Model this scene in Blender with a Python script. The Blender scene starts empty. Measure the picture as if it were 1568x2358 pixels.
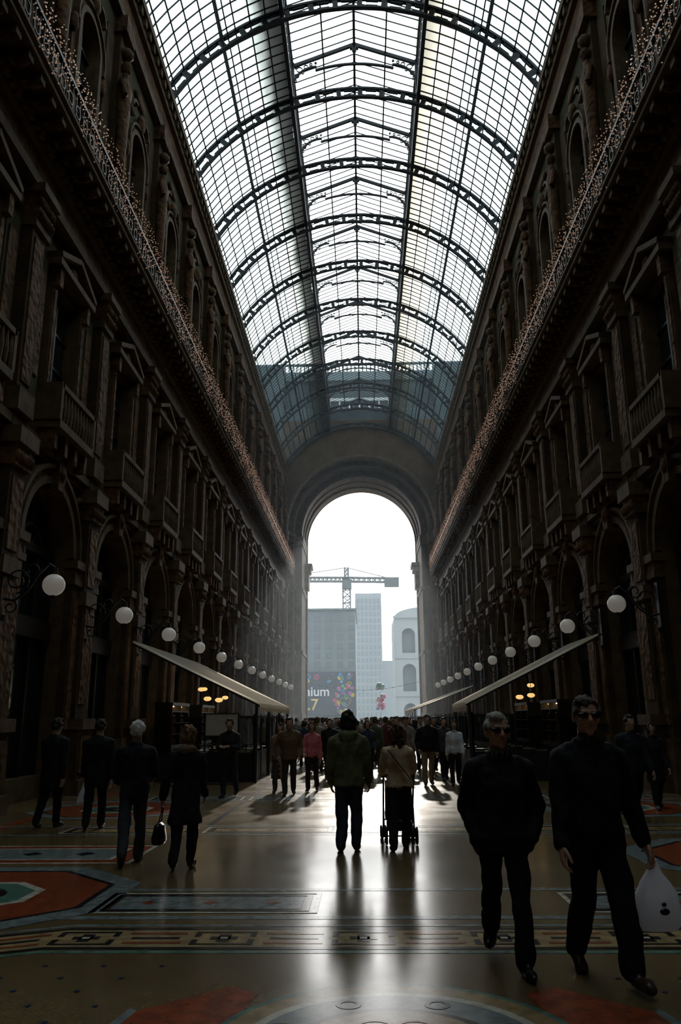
import bpy, math, random
import numpy as np
from mathutils import Vector, Matrix, noise, kdtree
random.seed(7)
sc = bpy.context.scene
sc.view_settings.view_transform = 'Standard'
COL = sc.collection
pi = math.pi
BAY = 4.65
Y0, Y1 = -12.0, 72.0
PH = 0.95   # phase of the facade bays

# ------------------------------------------------------------------ materials
MC = {}
def mat(name, col, rough=0.7, metal=0.0, var=0.0, scale=4.0, bump=0.0, bscale=20.0, emit=0.0, ecol=None, spec=0.5, voro=False):
    if name in MC: return MC[name]
    m = bpy.data.materials.new(name); m.use_nodes = True
    nt = m.node_tree; b = nt.nodes['Principled BSDF']
    b.inputs['Base Color'].default_value = (*col, 1)
    b.inputs['Roughness'].default_value = rough
    b.inputs['Metallic'].default_value = metal
    b.inputs['Specular IOR Level'].default_value = spec
    tc = nt.nodes.new('ShaderNodeTexCoord')
    if var > 0:
        n = nt.nodes.new('ShaderNodeTexNoise'); n.inputs['Scale'].default_value = scale; n.inputs['Detail'].default_value = 6
        r = nt.nodes.new('ShaderNodeValToRGB')
        r.color_ramp.elements[0].position = 0.3; r.color_ramp.elements[1].position = 0.7
        r.color_ramp.elements[0].color = (*[c*(1-var) for c in col], 1)
        r.color_ramp.elements[1].color = (*[min(1, c*(1+var)) for c in col], 1)
        nt.links.new(tc.outputs['Object'], n.inputs['Vector']); nt.links.new(n.outputs['Fac'], r.inputs['Fac'])
        nt.links.new(r.outputs['Color'], b.inputs['Base Color'])
    if bump > 0:
        if voro:
            t = nt.nodes.new('ShaderNodeTexVoronoi'); t.feature = 'SMOOTH_F1'; o = t.outputs['Distance']
        else:
            t = nt.nodes.new('ShaderNodeTexNoise'); t.inputs['Detail'].default_value = 5; o = t.outputs['Fac']
        t.inputs['Scale'].default_value = bscale
        nt.links.new(tc.outputs['Object'], t.inputs['Vector'])
        bp = nt.nodes.new('ShaderNodeBump'); bp.inputs['Strength'].default_value = bump; bp.inputs['Distance'].default_value = 0.05
        nt.links.new(o, bp.inputs['Height']); nt.links.new(bp.outputs['Normal'], b.inputs['Normal'])
    if emit > 0:
        b.inputs['Emission Color'].default_value = (*(ecol or col), 1); b.inputs['Emission Strength'].default_value = emit
    MC[name] = m
    return m

stone = mat('facade_stone', (.060, .036, .016), .8, var=.4, scale=1.5, bump=.4, bscale=9, spec=.15)
relief = mat('carved_relief_stone', (.105, .052, .022), .75, var=.6, scale=3, bump=1.0, bscale=7, voro=True, spec=.15)
trim = mat('moulding_stone', (.105, .066, .033), .7, var=.35, scale=3, bump=.2, bscale=15, spec=.2)
green = mat('greenish_plaster', (.072, .066, .034), .85, var=.3, scale=1.2, spec=.15)
glassd = mat('window_glass_dark', (.012, .014, .015), .06, spec=.6)
iron = mat('dark_iron', (.015, .016, .018), .5, metal=.3)
ironroof = mat('roof_iron', (.018, .021, .024), .6, metal=.1)
woodd = mat('shop_dark_wood', (.012, .009, .006), .4)

# ------------------------------------------------------------------ mesh builder
class MB:
    def __init__(s): s.v=[]; s.f=[]; s.m=[]; s.s=[]
    def add(s, vs, fs, m=0, smooth=False):
        o = len(s.v); s.v.extend([tuple(p) for p in vs])
        for i, f in enumerate(fs):
            s.f.append(tuple(o+k for k in f)); s.m.append(m if not isinstance(m, (list, np.ndarray)) else int(m[i])); s.s.append(smooth)
    def box(s, x0,x1,y0,y1,z0,z1, m=0):
        s.add([(x0,y0,z0),(x1,y0,z0),(x1,y1,z0),(x0,y1,z0),(x0,y0,z1),(x1,y0,z1),(x1,y1,z1),(x0,y1,z1)],
              [(0,3,2,1),(4,5,6,7),(0,1,5,4),(1,2,6,5),(2,3,7,6),(3,0,4,7)], m)
    def obox(s, c, ax, m=0):
        c=Vector(c); a,b,d=[Vector(q) for q in ax]
        vs=[c+sx*a+sy*b+sz*d for sz in(-1,1) for sx,sy in((-1,-1),(1,-1),(1,1),(-1,1))]
        s.add(vs,[(0,3,2,1),(4,5,6,7),(0,1,5,4),(1,2,6,5),(2,3,7,6),(3,0,4,7)],m)
    def beam(s, p, q, w, h, m=0, up=(0,0,1)):
        p=Vector(p); q=Vector(q); d=(q-p); L=d.length
        if L<1e-6: return
        d/=L; u=Vector(up)
        r=d.cross(u)
        if r.length<1e-4: r=d.cross(Vector((1,0,0)))
        r.normalize(); u=r.cross(d)
        s.obox((p+q)/2,(r*w/2,d*L/2,u*h/2),m)
    def cyl(s, p, q, r0, r1=None, n=8, m=0, smooth=True, caps=True):
        r1 = r0 if r1 is None else r1
        p=Vector(p); q=Vector(q); d=(q-p)
        if d.length<1e-7: return
        d.normalize(); a=d.orthogonal().normalized(); b=d.cross(a)
        vs=[]
        for i in range(n):
            t=2*pi*i/n; e=a*math.cos(t)+b*math.sin(t); vs.append(p+e*r0); vs.append(q+e*r1)
        fs=[(2*i,2*((i+1)%n),2*((i+1)%n)+1,2*i+1) for i in range(n)]
        s.add(vs,fs,m,smooth)
        if caps:
            s.add([vs[2*i] for i in range(n)],[tuple(range(n))[::-1]],m); s.add([vs[2*i+1] for i in range(n)],[tuple(range(n))],m)
    def closedcyl(s,p,q,r0,r1,n=10,m=0):
        p=Vector(p); q=Vector(q); d=(q-p)
        if d.length<1e-7: return
        L=d.length; d.normalize(); a=d.orthogonal().normalized(); b=d.cross(a)
        k=max(2,int(L/0.03)); vs=[]
        for j in range(k+1):
            t=j/k; r=r0+(r1-r0)*t; c=p+(q-p)*t
            for i in range(n):
                an=2*pi*i/n; vs.append(c+(a*math.cos(an)+b*math.sin(an))*r)
        fs=[]
        for j in range(k):
            for i in range(n):
                fs.append((j*n+i,j*n+(i+1)%n,(j+1)*n+(i+1)%n,(j+1)*n+i))
        fs.append(tuple(range(n))[::-1]); fs.append(tuple(k*n+i for i in range(n)))
        s.add(vs,fs,m,True)
    def sph(s, c, r, nu=12, nv=8, m=0, rot=None, smooth=True):
        if not hasattr(r,'__len__'): r=(r,r,r)
        c=Vector(c); vs=[]
        def P(x,y,z):
            q=Vector((x*r[0],y*r[1],z*r[2]))
            if rot: q=rot@q
            return c+q
        vs.append(P(0,0,1))
        for j in range(1,nv):
            t=pi*j/nv
            for i in range(nu):
                a=2*pi*i/nu; vs.append(P(math.sin(t)*math.cos(a),math.sin(t)*math.sin(a),math.cos(t)))
        vs.append(P(0,0,-1)); fs=[]
        for i in range(nu): fs.append((0,1+i,1+(i+1)%nu))
        for j in range(nv-2):
            for i in range(nu):
                a=1+j*nu+i; b=1+j*nu+(i+1)%nu; fs.append((a,a+nu,b+nu,b))
        L=len(vs)-1
        for i in range(nu): fs.append((L,1+(nv-2)*nu+(i+1)%nu,1+(nv-2)*nu+i))
        s.add(vs,fs,m,smooth)
    def limb(s, pts, rad, m=0, n=10):
        for i in range(len(pts)):
            s.sph(pts[i],rad[i],n,8,m)
            if i: s.closedcyl(pts[i-1],pts[i],rad[i-1],rad[i],n,m)
    def loft(s, rings, m=0, n=20, smooth=True, sub=4, caps=True):
        R=[]
        for i in range(len(rings)-1):
            for k in range(sub):
                t=k/sub; t2=t*t*(3-2*t) if sub>1 else t
                R.append([rings[i][j]+(rings[i+1][j]-rings[i][j])*(t if j==2 else t2) for j in range(5)])
        R.append(rings[-1]); vs=[]
        for (cx,cy,z,rx,ry) in R:
            for i in range(n):
                a=2*pi*i/n; c,sn=math.cos(a),math.sin(a)
                e=2.4; den=(abs(c)**e+abs(sn)**e)**(1/e)
                vs.append((cx+rx*c/den,cy+ry*sn/den,z))
        fs=[]
        for j in range(len(R)-1):
            for i in range(n): fs.append((j*n+i,j*n+(i+1)%n,(j+1)*n+(i+1)%n,(j+1)*n+i))
        if caps:
            fs.append(tuple(range(n))[::-1]); fs.append(tuple((len(R)-1)*n+i for i in range(n)))
        s.add(vs,fs,m,smooth)
    def arc(s, P, r0,r1,t0,t1,a0,a1,n,m=0,smooth=False):
        vs=[]
        for i in range(n+1):
            a=a0+(a1-a0)*i/n
            vs += [P(r0,a,t0),P(r1,a,t0),P(r1,a,t1),P(r0,a,t1)]
        fs=[]
        for i in range(n):
            for k in range(4):
                fs.append((4*i+k,4*i+(k+1)%4,4*i+4+(k+1)%4,4*i+4+k))
        fs.append((0,1,2,3)); fs.append((4*n+3,4*n+2,4*n+1,4*n))
        s.add(vs,fs,m,smooth)
    def obj(s, name, mats, loc=(0,0,0), rotz=0, parent=None, mesh_only=False):
        me=bpy.data.meshes.new(name)
        me.from_pydata(s.v,[],s.f)
        for q in mats: me.materials.append(q)
        me.polygons.foreach_set('material_index',s.m); me.polygons.foreach_set('use_smooth',s.s)
        me.update()
        if mesh_only: return me
        o=bpy.data.objects.new(name,me); COL.objects.link(o); o.location=loc; o.rotation_euler=(0,0,rotz)
        if parent: o.parent=parent
        return o

# ------------------------------------------------------------------ floor
def floor_mat():
    m=bpy.data.materials.new('polished_terrazzo'); m.use_nodes=True; nt=m.node_tree; b=nt.nodes['Principled BSDF']
    tc=nt.nodes.new('ShaderNodeTexCoord')
    n=nt.nodes.new('ShaderNodeTexNoise'); n.inputs['Scale'].default_value=.7; n.inputs['Detail'].default_value=8
    r=nt.nodes.new('ShaderNodeValToRGB'); r.color_ramp.elements[0].position=.35; r.color_ramp.elements[1].position=.7
    r.color_ramp.elements[0].color=(.13,.085,.036,1); r.color_ramp.elements[1].color=(.21,.145,.065,1)
    nt.links.new(tc.outputs['Object'],n.inputs['Vector']); nt.links.new(n.outputs['Fac'],r.inputs['Fac'])
    v=nt.nodes.new('ShaderNodeTexVoronoi'); v.inputs['Scale'].default_value=60
    mx=nt.nodes.new('ShaderNodeMixRGB'); mx.blend_type='MULTIPLY'; mx.inputs['Fac'].default_value=.35
    nt.links.new(tc.outputs['Object'],v.inputs['Vector'])
    nt.links.new(r.outputs['Color'],mx.inputs['Color1']); nt.links.new(v.outputs['Color'],mx.inputs['Color2'])
    nt.links.new(mx.outputs['Color'],b.inputs['Base Color'])
    n2=nt.nodes.new('ShaderNodeTexNoise'); n2.inputs['Scale'].default_value=1.3; n2.inputs['Detail'].default_value=6
    mr=nt.nodes.new('ShaderNodeMapRange'); mr.inputs['To Min'].default_value=.13; mr.inputs['To Max'].default_value=.25
    nt.links.new(tc.outputs['Object'],n2.inputs['Vector']); nt.links.new(n2.outputs['Fac'],mr.inputs['Value']); nt.links.new(mr.outputs['Result'],b.inputs['Roughness'])
    b.inputs['Specular IOR Level'].default_value=.8
    return m
fm=floor_mat()
f=MB(); f.box(-9,9,Y0-3,80,-.3,0); f.obj('floor',[fm])
def inl(name,c): return mat(name,c,.2,var=.35,scale=8,spec=.7)
M_in=[inl('marble_white',(.50,.47,.38)),inl('marble_black',(.010,.010,.012)),inl('marble_red',(.24,.050,.018)),inl('marble_teal',(.09,.19,.15)),inl('marble_grey',(.16,.19,.19)),inl('marble_cream',(.30,.21,.10)),inl('marble_blue',(.02,.03,.09))]
mos=MB()
def poly(pts,m,z): mos.add([(x,y,z) for x,y in pts],[tuple(range(len(pts)))],m)
def rect(x0,x1,y0,y1,m,z=.002): poly([(x0,y0),(x1,y0),(x1,y1),(x0,y1)],m,z)
def ring(cx,cy,r0,r1,m,z,a0=0,a1=2*pi,n=48,off=0):
    for i in range(n):
        a=a0+(a1-a0)*i/n+off; b=a0+(a1-a0)*(i+1)/n+off
        poly([(cx+r0*math.cos(a),cy+r0*math.sin(a)),(cx+r1*math.cos(a),cy+r1*math.sin(a)),(cx+r1*math.cos(b),cy+r1*math.sin(b)),(cx+r0*math.cos(b),cy+r0*math.sin(b))],m,z)
def frame(x0,x1,y0,y1,w,m,z):
    rect(x0,x1,y0,y0+w,m,z);rect(x0,x1,y1-w,y1,m,z);rect(x0,x0+w,y0+w,y1-w,m,z);rect(x1-w,x1,y0+w,y1-w,m,z)
def diamond(x,y,r,m,z): poly([(x-r,y),(x,y-r),(x+r,y),(x,y+r)],m,z)
def bandpt(u,v):
    x=u; y=6.5+v*.85
    if x<-2.5: y-= (-2.5-x)*.45
    if x>3.4: y-= (x-3.4)*.45
    return (x,y)
def bq(u0,u1,v0,v1,m,z):
    poly([bandpt(u0,v0),bandpt(u1,v0),bandpt(u1,v1),bandpt(u0,v1)],m,z)
us=[-7.2+.1*i for i in range(145)]
for i in range(144):
    u0,u1=us[i],us[i+1]
    for v0,v1,m in ((0,.08,3),(.12,.2,1),(.2,.78,5),(.78,.86,1),(.92,1.0,4)):
        bq(u0,u1,v0,v1,m,.002)
u=-7.0
while u<7:
    for (a,b_,c,d_) in ((0,.5,.26,.31),(0,.5,.67,.72),(.0,.05,.31,.44),(.45,.5,.31,.44),(.0,.05,.54,.67),(.45,.5,.54,.67),(.14,.36,.44,.54),(.2,.3,.36,.62)):
        bq(u+a,u+b_,c,d_,1,.004)
    bq(u+.22,u+.28,.46,.52,0,.005)
    bq(u+.58,u+1.05,.30,.36,2,.004); bq(u+.58,u+1.05,.62,.68,2,.004); bq(u+.62,u+1.01,.46,.52,1,.004)
    u+=1.12
for row,(ya,yb) in enumerate(((7.75,8.6),(12.9,13.6),(18,18.7),(23.5,24.2),(29,29.7),(35,35.7))):
    rect(-7,7,ya-.22,ya-.1,4,.002); rect(-7,7,yb+.1,yb+.22,4,.002)
    panels=((-2.55,-.45),(1.9,4.0),(4.15,6.3)) if row==0 else ((-2.55,-.45),(-.3,1.75),(1.9,4.0),(-4.8,-2.7),(4.15,6.3))
    for x0,x1 in panels:
        frame(x0,x1,ya,yb,.05,0,.004); frame(x0+.08,x1-.08,ya+.08,yb-.08,.06,1,.004)
        rect(x0+.16,x1-.16,ya+.16,yb-.16,5 if row%2 else 4,.003)
        for k in (-1,0,1): diamond((x0+x1)/2+k*.6,(ya+yb)/2,.08,2,.005)
for (cx,cy) in ((-4.0,8.5),(4.9,10.6),(-4.9,16.3),(4.9,16.3),(-4.9,27),(4.9,27),(4.3,4.2),(-3.9,3.4)):
    ring(cx,cy,0,.62,3,.004,n=8,off=pi/8); ring(cx,cy,.62,.72,0,.004,n=8,off=pi/8); ring(cx,cy,.72,1.35,2,.004,n=8,off=pi/8)
    ring(cx,cy,1.35,1.42,1,.004,n=8,off=pi/8); ring(cx,cy,1.42,1.7,4,.004,n=8,off=pi/8)
    ring(cx,cy,.1,.35,1,.006,n=16)
x0,x1=-5.9,-2.9
frame(x0,x1,10.3,11.7,.06,0,.003)
rect(x0+.06,x1-.06,10.36,11.64,2,.002); rect(x0+.3,x1-.3,10.55,11.45,4,.004); frame(x0+.3,x1-.3,10.55,11.45,.06,0,.005)
for k in (-1,0,1): diamond((x0+x1)/2+k*.7,11.0,.14,1,.006)
for s in (-1,1):
    a,b=sorted((s*5.9,s*6.15)); rect(a,b,12,71,2,.001)
    a,b=sorted((s*2.55,s*2.65)); rect(a,b,13.8,71,1,.001)
mx,my=.15,4.75
ring(mx,my,0,.55,5,.003,n=48); ring(mx,my,.55,.6,1,.003); ring(mx,my,.6,.82,4,.003); ring(mx,my,.82,.88,0,.003); ring(mx,my,.88,1.02,5,.003); ring(mx,my,1.02,1.06,3,.003)
for k in range(8):
    a=k*pi/4+.39; ring(mx+.3*math.cos(a),my+.3*math.sin(a),.1,.13,2,.005,n=20)
    ring(mx+.71*math.cos(a),my+.71*math.sin(a),.05,.08,1,.005,n=16)
for s in (-1,1):
    poly([(mx+s*1.1,4.2),(mx+s*1.75,4.2),(mx+s*1.55,5.3),(mx+s*1.05,5.75),(mx+s*.85,5.62)],2,.002)
    poly([(mx+s*1.75,4.2),(mx+s*1.82,4.2),(mx+s*1.6,5.36),(mx+s*1.55,5.3)],4,.002)
for ix in range(-14,15):
    for iy in range(8):
        x=ix*.42+(iy%2)*.21; y=4.3+iy*.27
        if (x-mx)**2+(y-my)**2<1.9**2 or y>bandpt(x,0)[1]-.12: continue
        diamond(x,y,.025,6,.004)
for ix in range(-7,8):
    for iy in range(30): 
        y=13.9+iy*1.2+(ix%2)*.6; diamond(ix*.35,y,.03,6,.001)
mos.obj('floor_mosaic',M_in)

# ------------------------------------------------------------------ facade bay
WX=7.45
def build_wall(name, side):
    b=MB(); S=side
    def X(d): return S*(WX-d)
    def bx(d0,d1,y0,y1,z0,z1,m=0):
        a,c=sorted((X(d0),X(d1))); b.box(a,c,y0,y1,z0,z1,m)
    hb=BAY/2
    def P_at(yc,zc):
        return lambda r,a,t:(X(t),yc+r*math.cos(a),zc+r*math.sin(a))
    def wall_arch(y0,y1,z0,z1,yc,hw,zs,d,dep,m):
        pts=[(yc-hw,z0)]; n=16
        for i in range(n+1):
            a=pi-pi*i/n; pts.append((yc+hw*math.cos(a),zs+hw*math.sin(a)))
        pts.append((yc+hw,z0))
        b.add([(X(d),y0,z0),(X(d),yc-hw,z0),(X(d),yc-hw,z1),(X(d),y0,z1)],[(0,1,2,3)],m)
        b.add([(X(d),y1,z0),(X(d),yc+hw,z0),(X(d),yc+hw,z1),(X(d),y1,z1)],[(0,1,2,3)],m)
        for i in range(1,n+1):
            (ya,za),(yb,zb)=pts[i],pts[i+1]
            b.add([(X(d),ya,za),(X(d),yb,zb),(X(d),yb,z1),(X(d),ya,z1)],[(0,1,2,3)],m)
        for i in range(len(pts)-1):
            (ya,za),(yb,zb)=pts[i],pts[i+1]
            b.add([(X(d),ya,za),(X(d),yb,zb),(X(d-dep),yb,zb),(X(d-dep),ya,za)],[(0,1,2,3)],2)
    wall_arch(-hb,hb,0,7.6,0,1.45,5.6,.15,.55,0)
    P=P_at(0,5.6)
    b.add([(X(-.3),-1.5,0),(X(-.3),1.5,0),(X(-.3),1.5,7.2),(X(-.3),-1.5,7.2)],[(0,1,2,3)],3)
    bx(-.3,-.1,-1.45,1.45,3.55,4.0,4); bx(-.3,-.15,-1.45,1.45,5.5,5.7,4)
    for y in (-1.4,-.5,.5,1.4): bx(-.3,-.18,y-.05,y+.05,0,5.6,4)
    for a in (pi/4,pi/2,3*pi/4):
        b.beam((X(-.22),0,5.6),(X(-.22),1.45*math.cos(a),5.6+1.45*math.sin(a)),.06,.06,4)
    b.arc(P,.5,.57,-.28,-.16,0,pi,12,4)
    bx(-.3,-.05,-1.45,1.45,0,.5,2)
    b.arc(P,1.45,1.62,.15,.3,0,pi,18,2); b.arc(P,1.62,1.8,.15,.24,0,pi,18,1); b.arc(P,1.8,1.9,.15,.34,0,pi,18,2)
    b.obox((X(.28),0,7.22),((0.16,0,0),(0,.2,0),(0,0,.32)),1); b.sph((X(.42),0,7.3),(.1,.16,.2),8,6,1)
    for s in (-1,1):
        bx(.1,.34,s*1.72-.25,s*1.72+.25,0,5.15,0); bx(.1,.40,s*1.72-.28,s*1.72+.28,0,1.2,2)
        bx(.34,.37,s*1.72-.16,s*1.72+.16,1.5,4.6,1)
        bx(.1,.40,s*1.72-.28,s*1.72+.28,4.95,5.1,2); bx(.1,.44,s*1.72-.3,s*1.72+.3,5.35,5.55,2); bx(.1,.38,s*1.72-.26,s*1.72+.26,5.1,5.35,1)
        Q=P_at(s*1.78,7.0); b.arc(Q,.16,.26,.15,.24,0,2*pi,12,1)
    for s in (-1,1):
        e=s*hb
        def half(d0,d1,w,z0,z1,m): 
            a,c=sorted((e,e-s*w)); bx(d0,d1,a,c,z0,z1,m)
        half(0,.68,.46,0,.35,2); half(0,.60,.42,.35,1.5,0); half(0,.70,.46,1.5,1.75,2); half(.6,.63,.30,.5,1.35,1)
        half(0,.45,.36,1.75,7.45,0); half(.45,.48,.25,2.1,4.4,1); half(.45,.48,.25,5.0,6.5,1); half(0,.53,.40,4.5,4.85,2)
        half(0,.55,.40,6.7,7.15,1); half(0,.64,.46,7.15,7.5,2)
        half(0,.38,.33,7.5,12.3,0); half(.38,.41,.22,8.6,12.0,1); half(0,.48,.38,7.9,8.4,2)
        half(0,.46,.38,12.2,12.4,2); half(0,.50,.38,12.4,13.0,1); half(0,.62,.46,13.0,13.2,2)
        for k in range(3):
            for zz,rr in ((12.5,.1),(12.8,.12)):
                b.sph((X(.5),e-s*(.06+.13*k),zz),(.08,.07,rr),6,5,1)
        for k in range(3):
            b.sph((X(.55),e-s*(.06+.14*k),6.9),(.08,.07,.14),6,5,1)
        half(0,.42,.34,14.9,17.0,2); half(.42,.45,.22,15.3,16.7,1)
        half(0,.26,.3,17.0,22.6,0); half(0,.46,.4,22.3,22.9,1); 
    e=hb
    b.loft([(X(.38),e,17.0,.14,.16),(X(.38),e,19.0,.17,.24),(X(.38),e,19.8,.18,.34),(X(.38),e,20.5,.2,.36),(X(.38),e,20.8,.1,.12),(X(.38),e,21.0,.1,.1)],1,10,sub=2)
    b.sph((X(.4),e,21.25),(.16,.17,.24),8,7,1)
    for q in (-1,1):
        b.cyl((X(.4),e+q*.34,20.5),(X(.55),e+q*.42,19.9),.1,.08,6,1); b.cyl((X(.55),e+q*.42,19.9),(X(.5),e+q*.15,20.1),.08,.06,6,1)
    b.sph((X(.38),e,21.75),(.22,.24,.2),8,5,2)
    bx(0,.36,-hb,hb,7.6,7.8,2); bx(0,.26,-hb,hb,7.45,7.6,0); bx(0,.2,-hb,hb,7.8,8.1,1)
    bx(0,.72,-1.1,1.1,8.1,8.28,2); 
    for s in (-.95,-.32,.32,.95):
        b.obox((X(.32),s,7.85),((.28,0,0),(0,.09,0),(0,0,.22)),1)
    bx(.6,.72,-1.1,1.1,9.05,9.17,2)
    for k in range(11):
        y=-1.0+.2*k; b.cyl((X(.66),y,8.28),(X(.66),y,8.65),.035,.06,6,2); b.cyl((X(.66),y,8.65),(X(.66),y,9.05),.06,.03,6,2)
    for s in (-1,1): bx(.1,.72,s*1.08-.06,s*1.08+.06,8.28,9.17,2)
    for (ya,yb,za,zb) in ((-hb,-.75,7.6,13.2),(.75,hb,7.6,13.2),(-.75,.75,7.6,8.4),(-.75,.75,12.0,13.2)):
        b.add([(X(.1),ya,za),(X(.1),yb,za),(X(.1),yb,zb),(X(.1),ya,zb)],[(0,1,2,3)],0)
    for ya in (-.75,.75): b.add([(X(.1),ya,8.3),(X(-.25),ya,8.3),(X(-.25),ya,12),(X(.1),ya,12)],[(0,1,2,3)],2)
    b.add([(X(.1),-.75,12),(X(.1),.75,12),(X(-.25),.75,12),(X(-.25),-.75,12)],[(0,1,2,3)],2)
    b.add([(X(-.12),-.75,8.3),(X(-.12),.75,8.3),(X(-.12),.75,12),(X(-.12),-.75,12)],[(0,1,2,3)],3)
    bx(-.12,-.06,-.04,.04,8.3,12,4)
    for z in (9.2,10.1,11.0): bx(-.12,-.07,-.75,.75,z-.03,z+.03,4)
    for s in (-1,1):
        bx(.1,.24,s*.9-.12,s*.9+.12,8.3,12.1,2); bx(.24,.27,s*.9-.07,s*.9+.07,8.8,11.6,1)
        b.obox((X(.26),s*.93,11.95),((.13,0,0),(0,.1,0),(0,0,.25)),1)
        b.beam((X(.28),s*1.2,12.45),(X(.28),0,12.95),.38,.13,2)
        bx(.1,.16,s*1.55-.3,s*1.55+.3,8.7,12.2,5); bx(.1,.2,s*1.55-.2,s*1.55+.2,9.2,11.8,1)
        b.sph((X(.18),s*1.55,12.65),(.08,.3,.18),8,6,1)
    bx(.1,.45,-1.2,1.2,12.2,12.36,2); b.sph((X(.24),0,12.6),(.12,.3,.16),8,6,1)
    bx(0,.42,-hb,hb,13.2,13.45,2); bx(0,.36,-hb,hb,13.45,14.0,1); bx(0,.5,-hb,hb,14.0,14.12,2)
    for i in range(16):
        y=-hb+.145+i*BAY/16; bx(.4,.6,y-.08,y+.08,14.12,14.26,2)
    for i in range(8):
        y=-hb+BAY/16+i*BAY/8
        bx(.4,1.08,y-.11,y+.11,14.3,14.5,2); b.sph((X(.9),y,14.3),(.17,.1,.1),6,5,1); b.sph((X(.55),y,14.2),(.14,.1,.16),6,5,1)
    bx(0,.55,-hb,hb,14.26,14.5,0); bx(0,1.15,-hb,hb,14.5,14.66,2); bx(0,1.22,-hb,hb,14.66,14.74,2)
    for i in range(20):
        y=-hb+BAY/40+i*BAY/20; b.cyl((X(1.08),y,14.74),(X(1.08),y,15.6),.022,.022,5,4)
    for i in range(10):
        y=-hb+BAY/20+i*BAY/10
        Q=P_at(y,15.2); b.arc(Q,.13,.16,1.07,1.1,0,2*pi,10,4)
    bx(1.03,1.13,-hb,hb,15.6,15.68,4); bx(1.05,1.11,-hb,hb,14.85,14.9,4)
    wall_arch(-hb,hb,14.74,23.2,0,.7,19.9,.05,.4,5)
    b.add([(X(-.2),-.8,14.7),(X(-.2),.8,14.7),(X(-.2),.8,20.8),(X(-.2),-.8,20.8)],[(0,1,2,3)],3)
    bx(-.2,-.1,-.04,.04,15,20.7,4)
    for z in (16.8,17.8,18.8,19.8): bx(-.2,-.12,-.7,.7,z-.03,z+.03,4)
    bx(-.2,.15,-.7,.7,14.74,15.9,2)
    Q=P_at(0,19.9); b.arc(Q,.7,.86,.05,.2,0,pi,14,2); b.arc(Q,.86,1.0,.05,.13,0,pi,14,1); b.arc(Q,1.0,1.08,.05,.24,-.25,pi+.25,14,2)
    for s in (-1,1):
        bx(.05,.2,s*.78-.09,s*.78+.09,15.9,19.9,2); bx(.05,.12,s*1.0-.12,s*1.0+.12,16.4,19.6,1)
        b.sph((X(.15),s*1.12,19.4),(.12,.16,.3),8,6,1); b.sph((X(.15),s*1.15,16.2),(.12,.16,.25),8,6,1)
        b.arc(P_at(s*.55,21.25),.3,.4,.05,.22,(0 if s>0 else pi*.4),(pi*.6 if s>0 else pi),8,2)
    b.sph((X(.2),0,21.2),(.14,.28,.32),8,6,1); b.sph((X(.12),0,22.1),(.08,.6,.22),10,6,1)
    for s in (-1,1): bx(.05,.1,s*1.6-.3,s*1.6+.3,16,22,0)
    bx(0,.3,-hb,hb,22.9,23.2,2); bx(0,.25,-hb,hb,23.2,24.0,1); bx(0,.4,-hb,hb,24.0,24.2,2)
    for i in range(9):
        y=-hb+BAY/18+i*BAY/9; bx(.1,.5,y-.1,y+.1,24.2,24.5,2)
    bx(0,.36,-hb,hb,24.2,24.5,0); bx(0,.55,-hb,hb,24.5,24.8,2); bx(-.3,.25,-hb,hb,24.8,25.5,0)
    b.add([(X(-.9),-hb,0),(X(-.9),hb,0),(X(-.9),hb,25.6),(X(-.9),-hb,25.6)],[(0,1,2,3)],4)
    b.add([(X(-.9),-hb,25.6),(X(-.9),hb,25.6),(X(.1),hb,25.6),(X(.1),-hb,25.6)],[(0,1,2,3)],0)
    o=b.obj(name,[stone,relief,trim,glassd,woodd,green])
    o.location=(0,16.43+PH-7*BAY,0)
    md=o.modifiers.new('bays','ARRAY'); md.count=19; md.use_relative_offset=False; md.use_constant_offset=True; md.constant_offset_displace=(0,BAY,0)
    return o
build_wall('wall_left',-1); build_wall('wall_right',1)
w=MB(); w.box(-9,9,Y0-3.2,Y0-2.9,0,34); w.box(-9,9,Y0-3,Y0+.4,25,34)
w.obj('rear_light_blocker',[stone])  # unseen closing wall, added to block sky light from behind

# ------------------------------------------------------------------ end arch
e=MB()
def P_y(xc,zc): return lambda r,a,t:(xc+r*math.cos(a),t,zc+r*math.sin(a))
def end_layer(y,hw,zs,x0,x1,z1,yb,m,mr):
    n=40; pts=[(-hw,0)]+[(hw*math.cos(pi-pi*i/n),zs+hw*math.sin(pi-pi*i/n)) for i in range(n+1)]+[(hw,0)]
    e.add([(x0,y,0),(-hw,y,0),(-hw,y,z1),(x0,y,z1)],[(0,1,2,3)],m); e.add([(x1,y,0),(hw,y,0),(hw,y,z1),(x1,y,z1)],[(0,1,2,3)],m)
    for i in range(1,n+1):
        (xa,za),(xb,zb)=pts[i],pts[i+1]; e.add([(xa,y,za),(xb,y,zb),(xb,y,z1),(xa,y,z1)],[(0,1,2,3)],m)
    for i in range(len(pts)-1):
        (xa,za),(xb,zb)=pts[i],pts[i+1]; e.add([(xa,y,za),(xb,y,zb),(xb,yb,zb),(xa,yb,za)],[(0,1,2,3)],mr)
ZS=19.2
end_layer(71.8,7.0,ZS,-7.6,7.6,30,73.2,0,1)
end_layer(73.2,6.5,ZS,-7.6,7.6,30,74.6,1,0)
end_layer(74.6,5.8,ZS,-12,12,30,80,0,1)
end_layer(80,5.62,ZS+.3,-12,12,30,80.5,0,0)
for (y,r0,r1,m) in ((71.75,7.0,7.2,2),(73.15,6.5,6.7,2),(74.5,5.8,6.02,2),(76.2,5.7,5.85,2),(78,5.65,5.85,2)):
    e.arc(P_y(0,ZS),r0,r1,y-.15,y+.15,0,pi,40,m)
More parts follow.
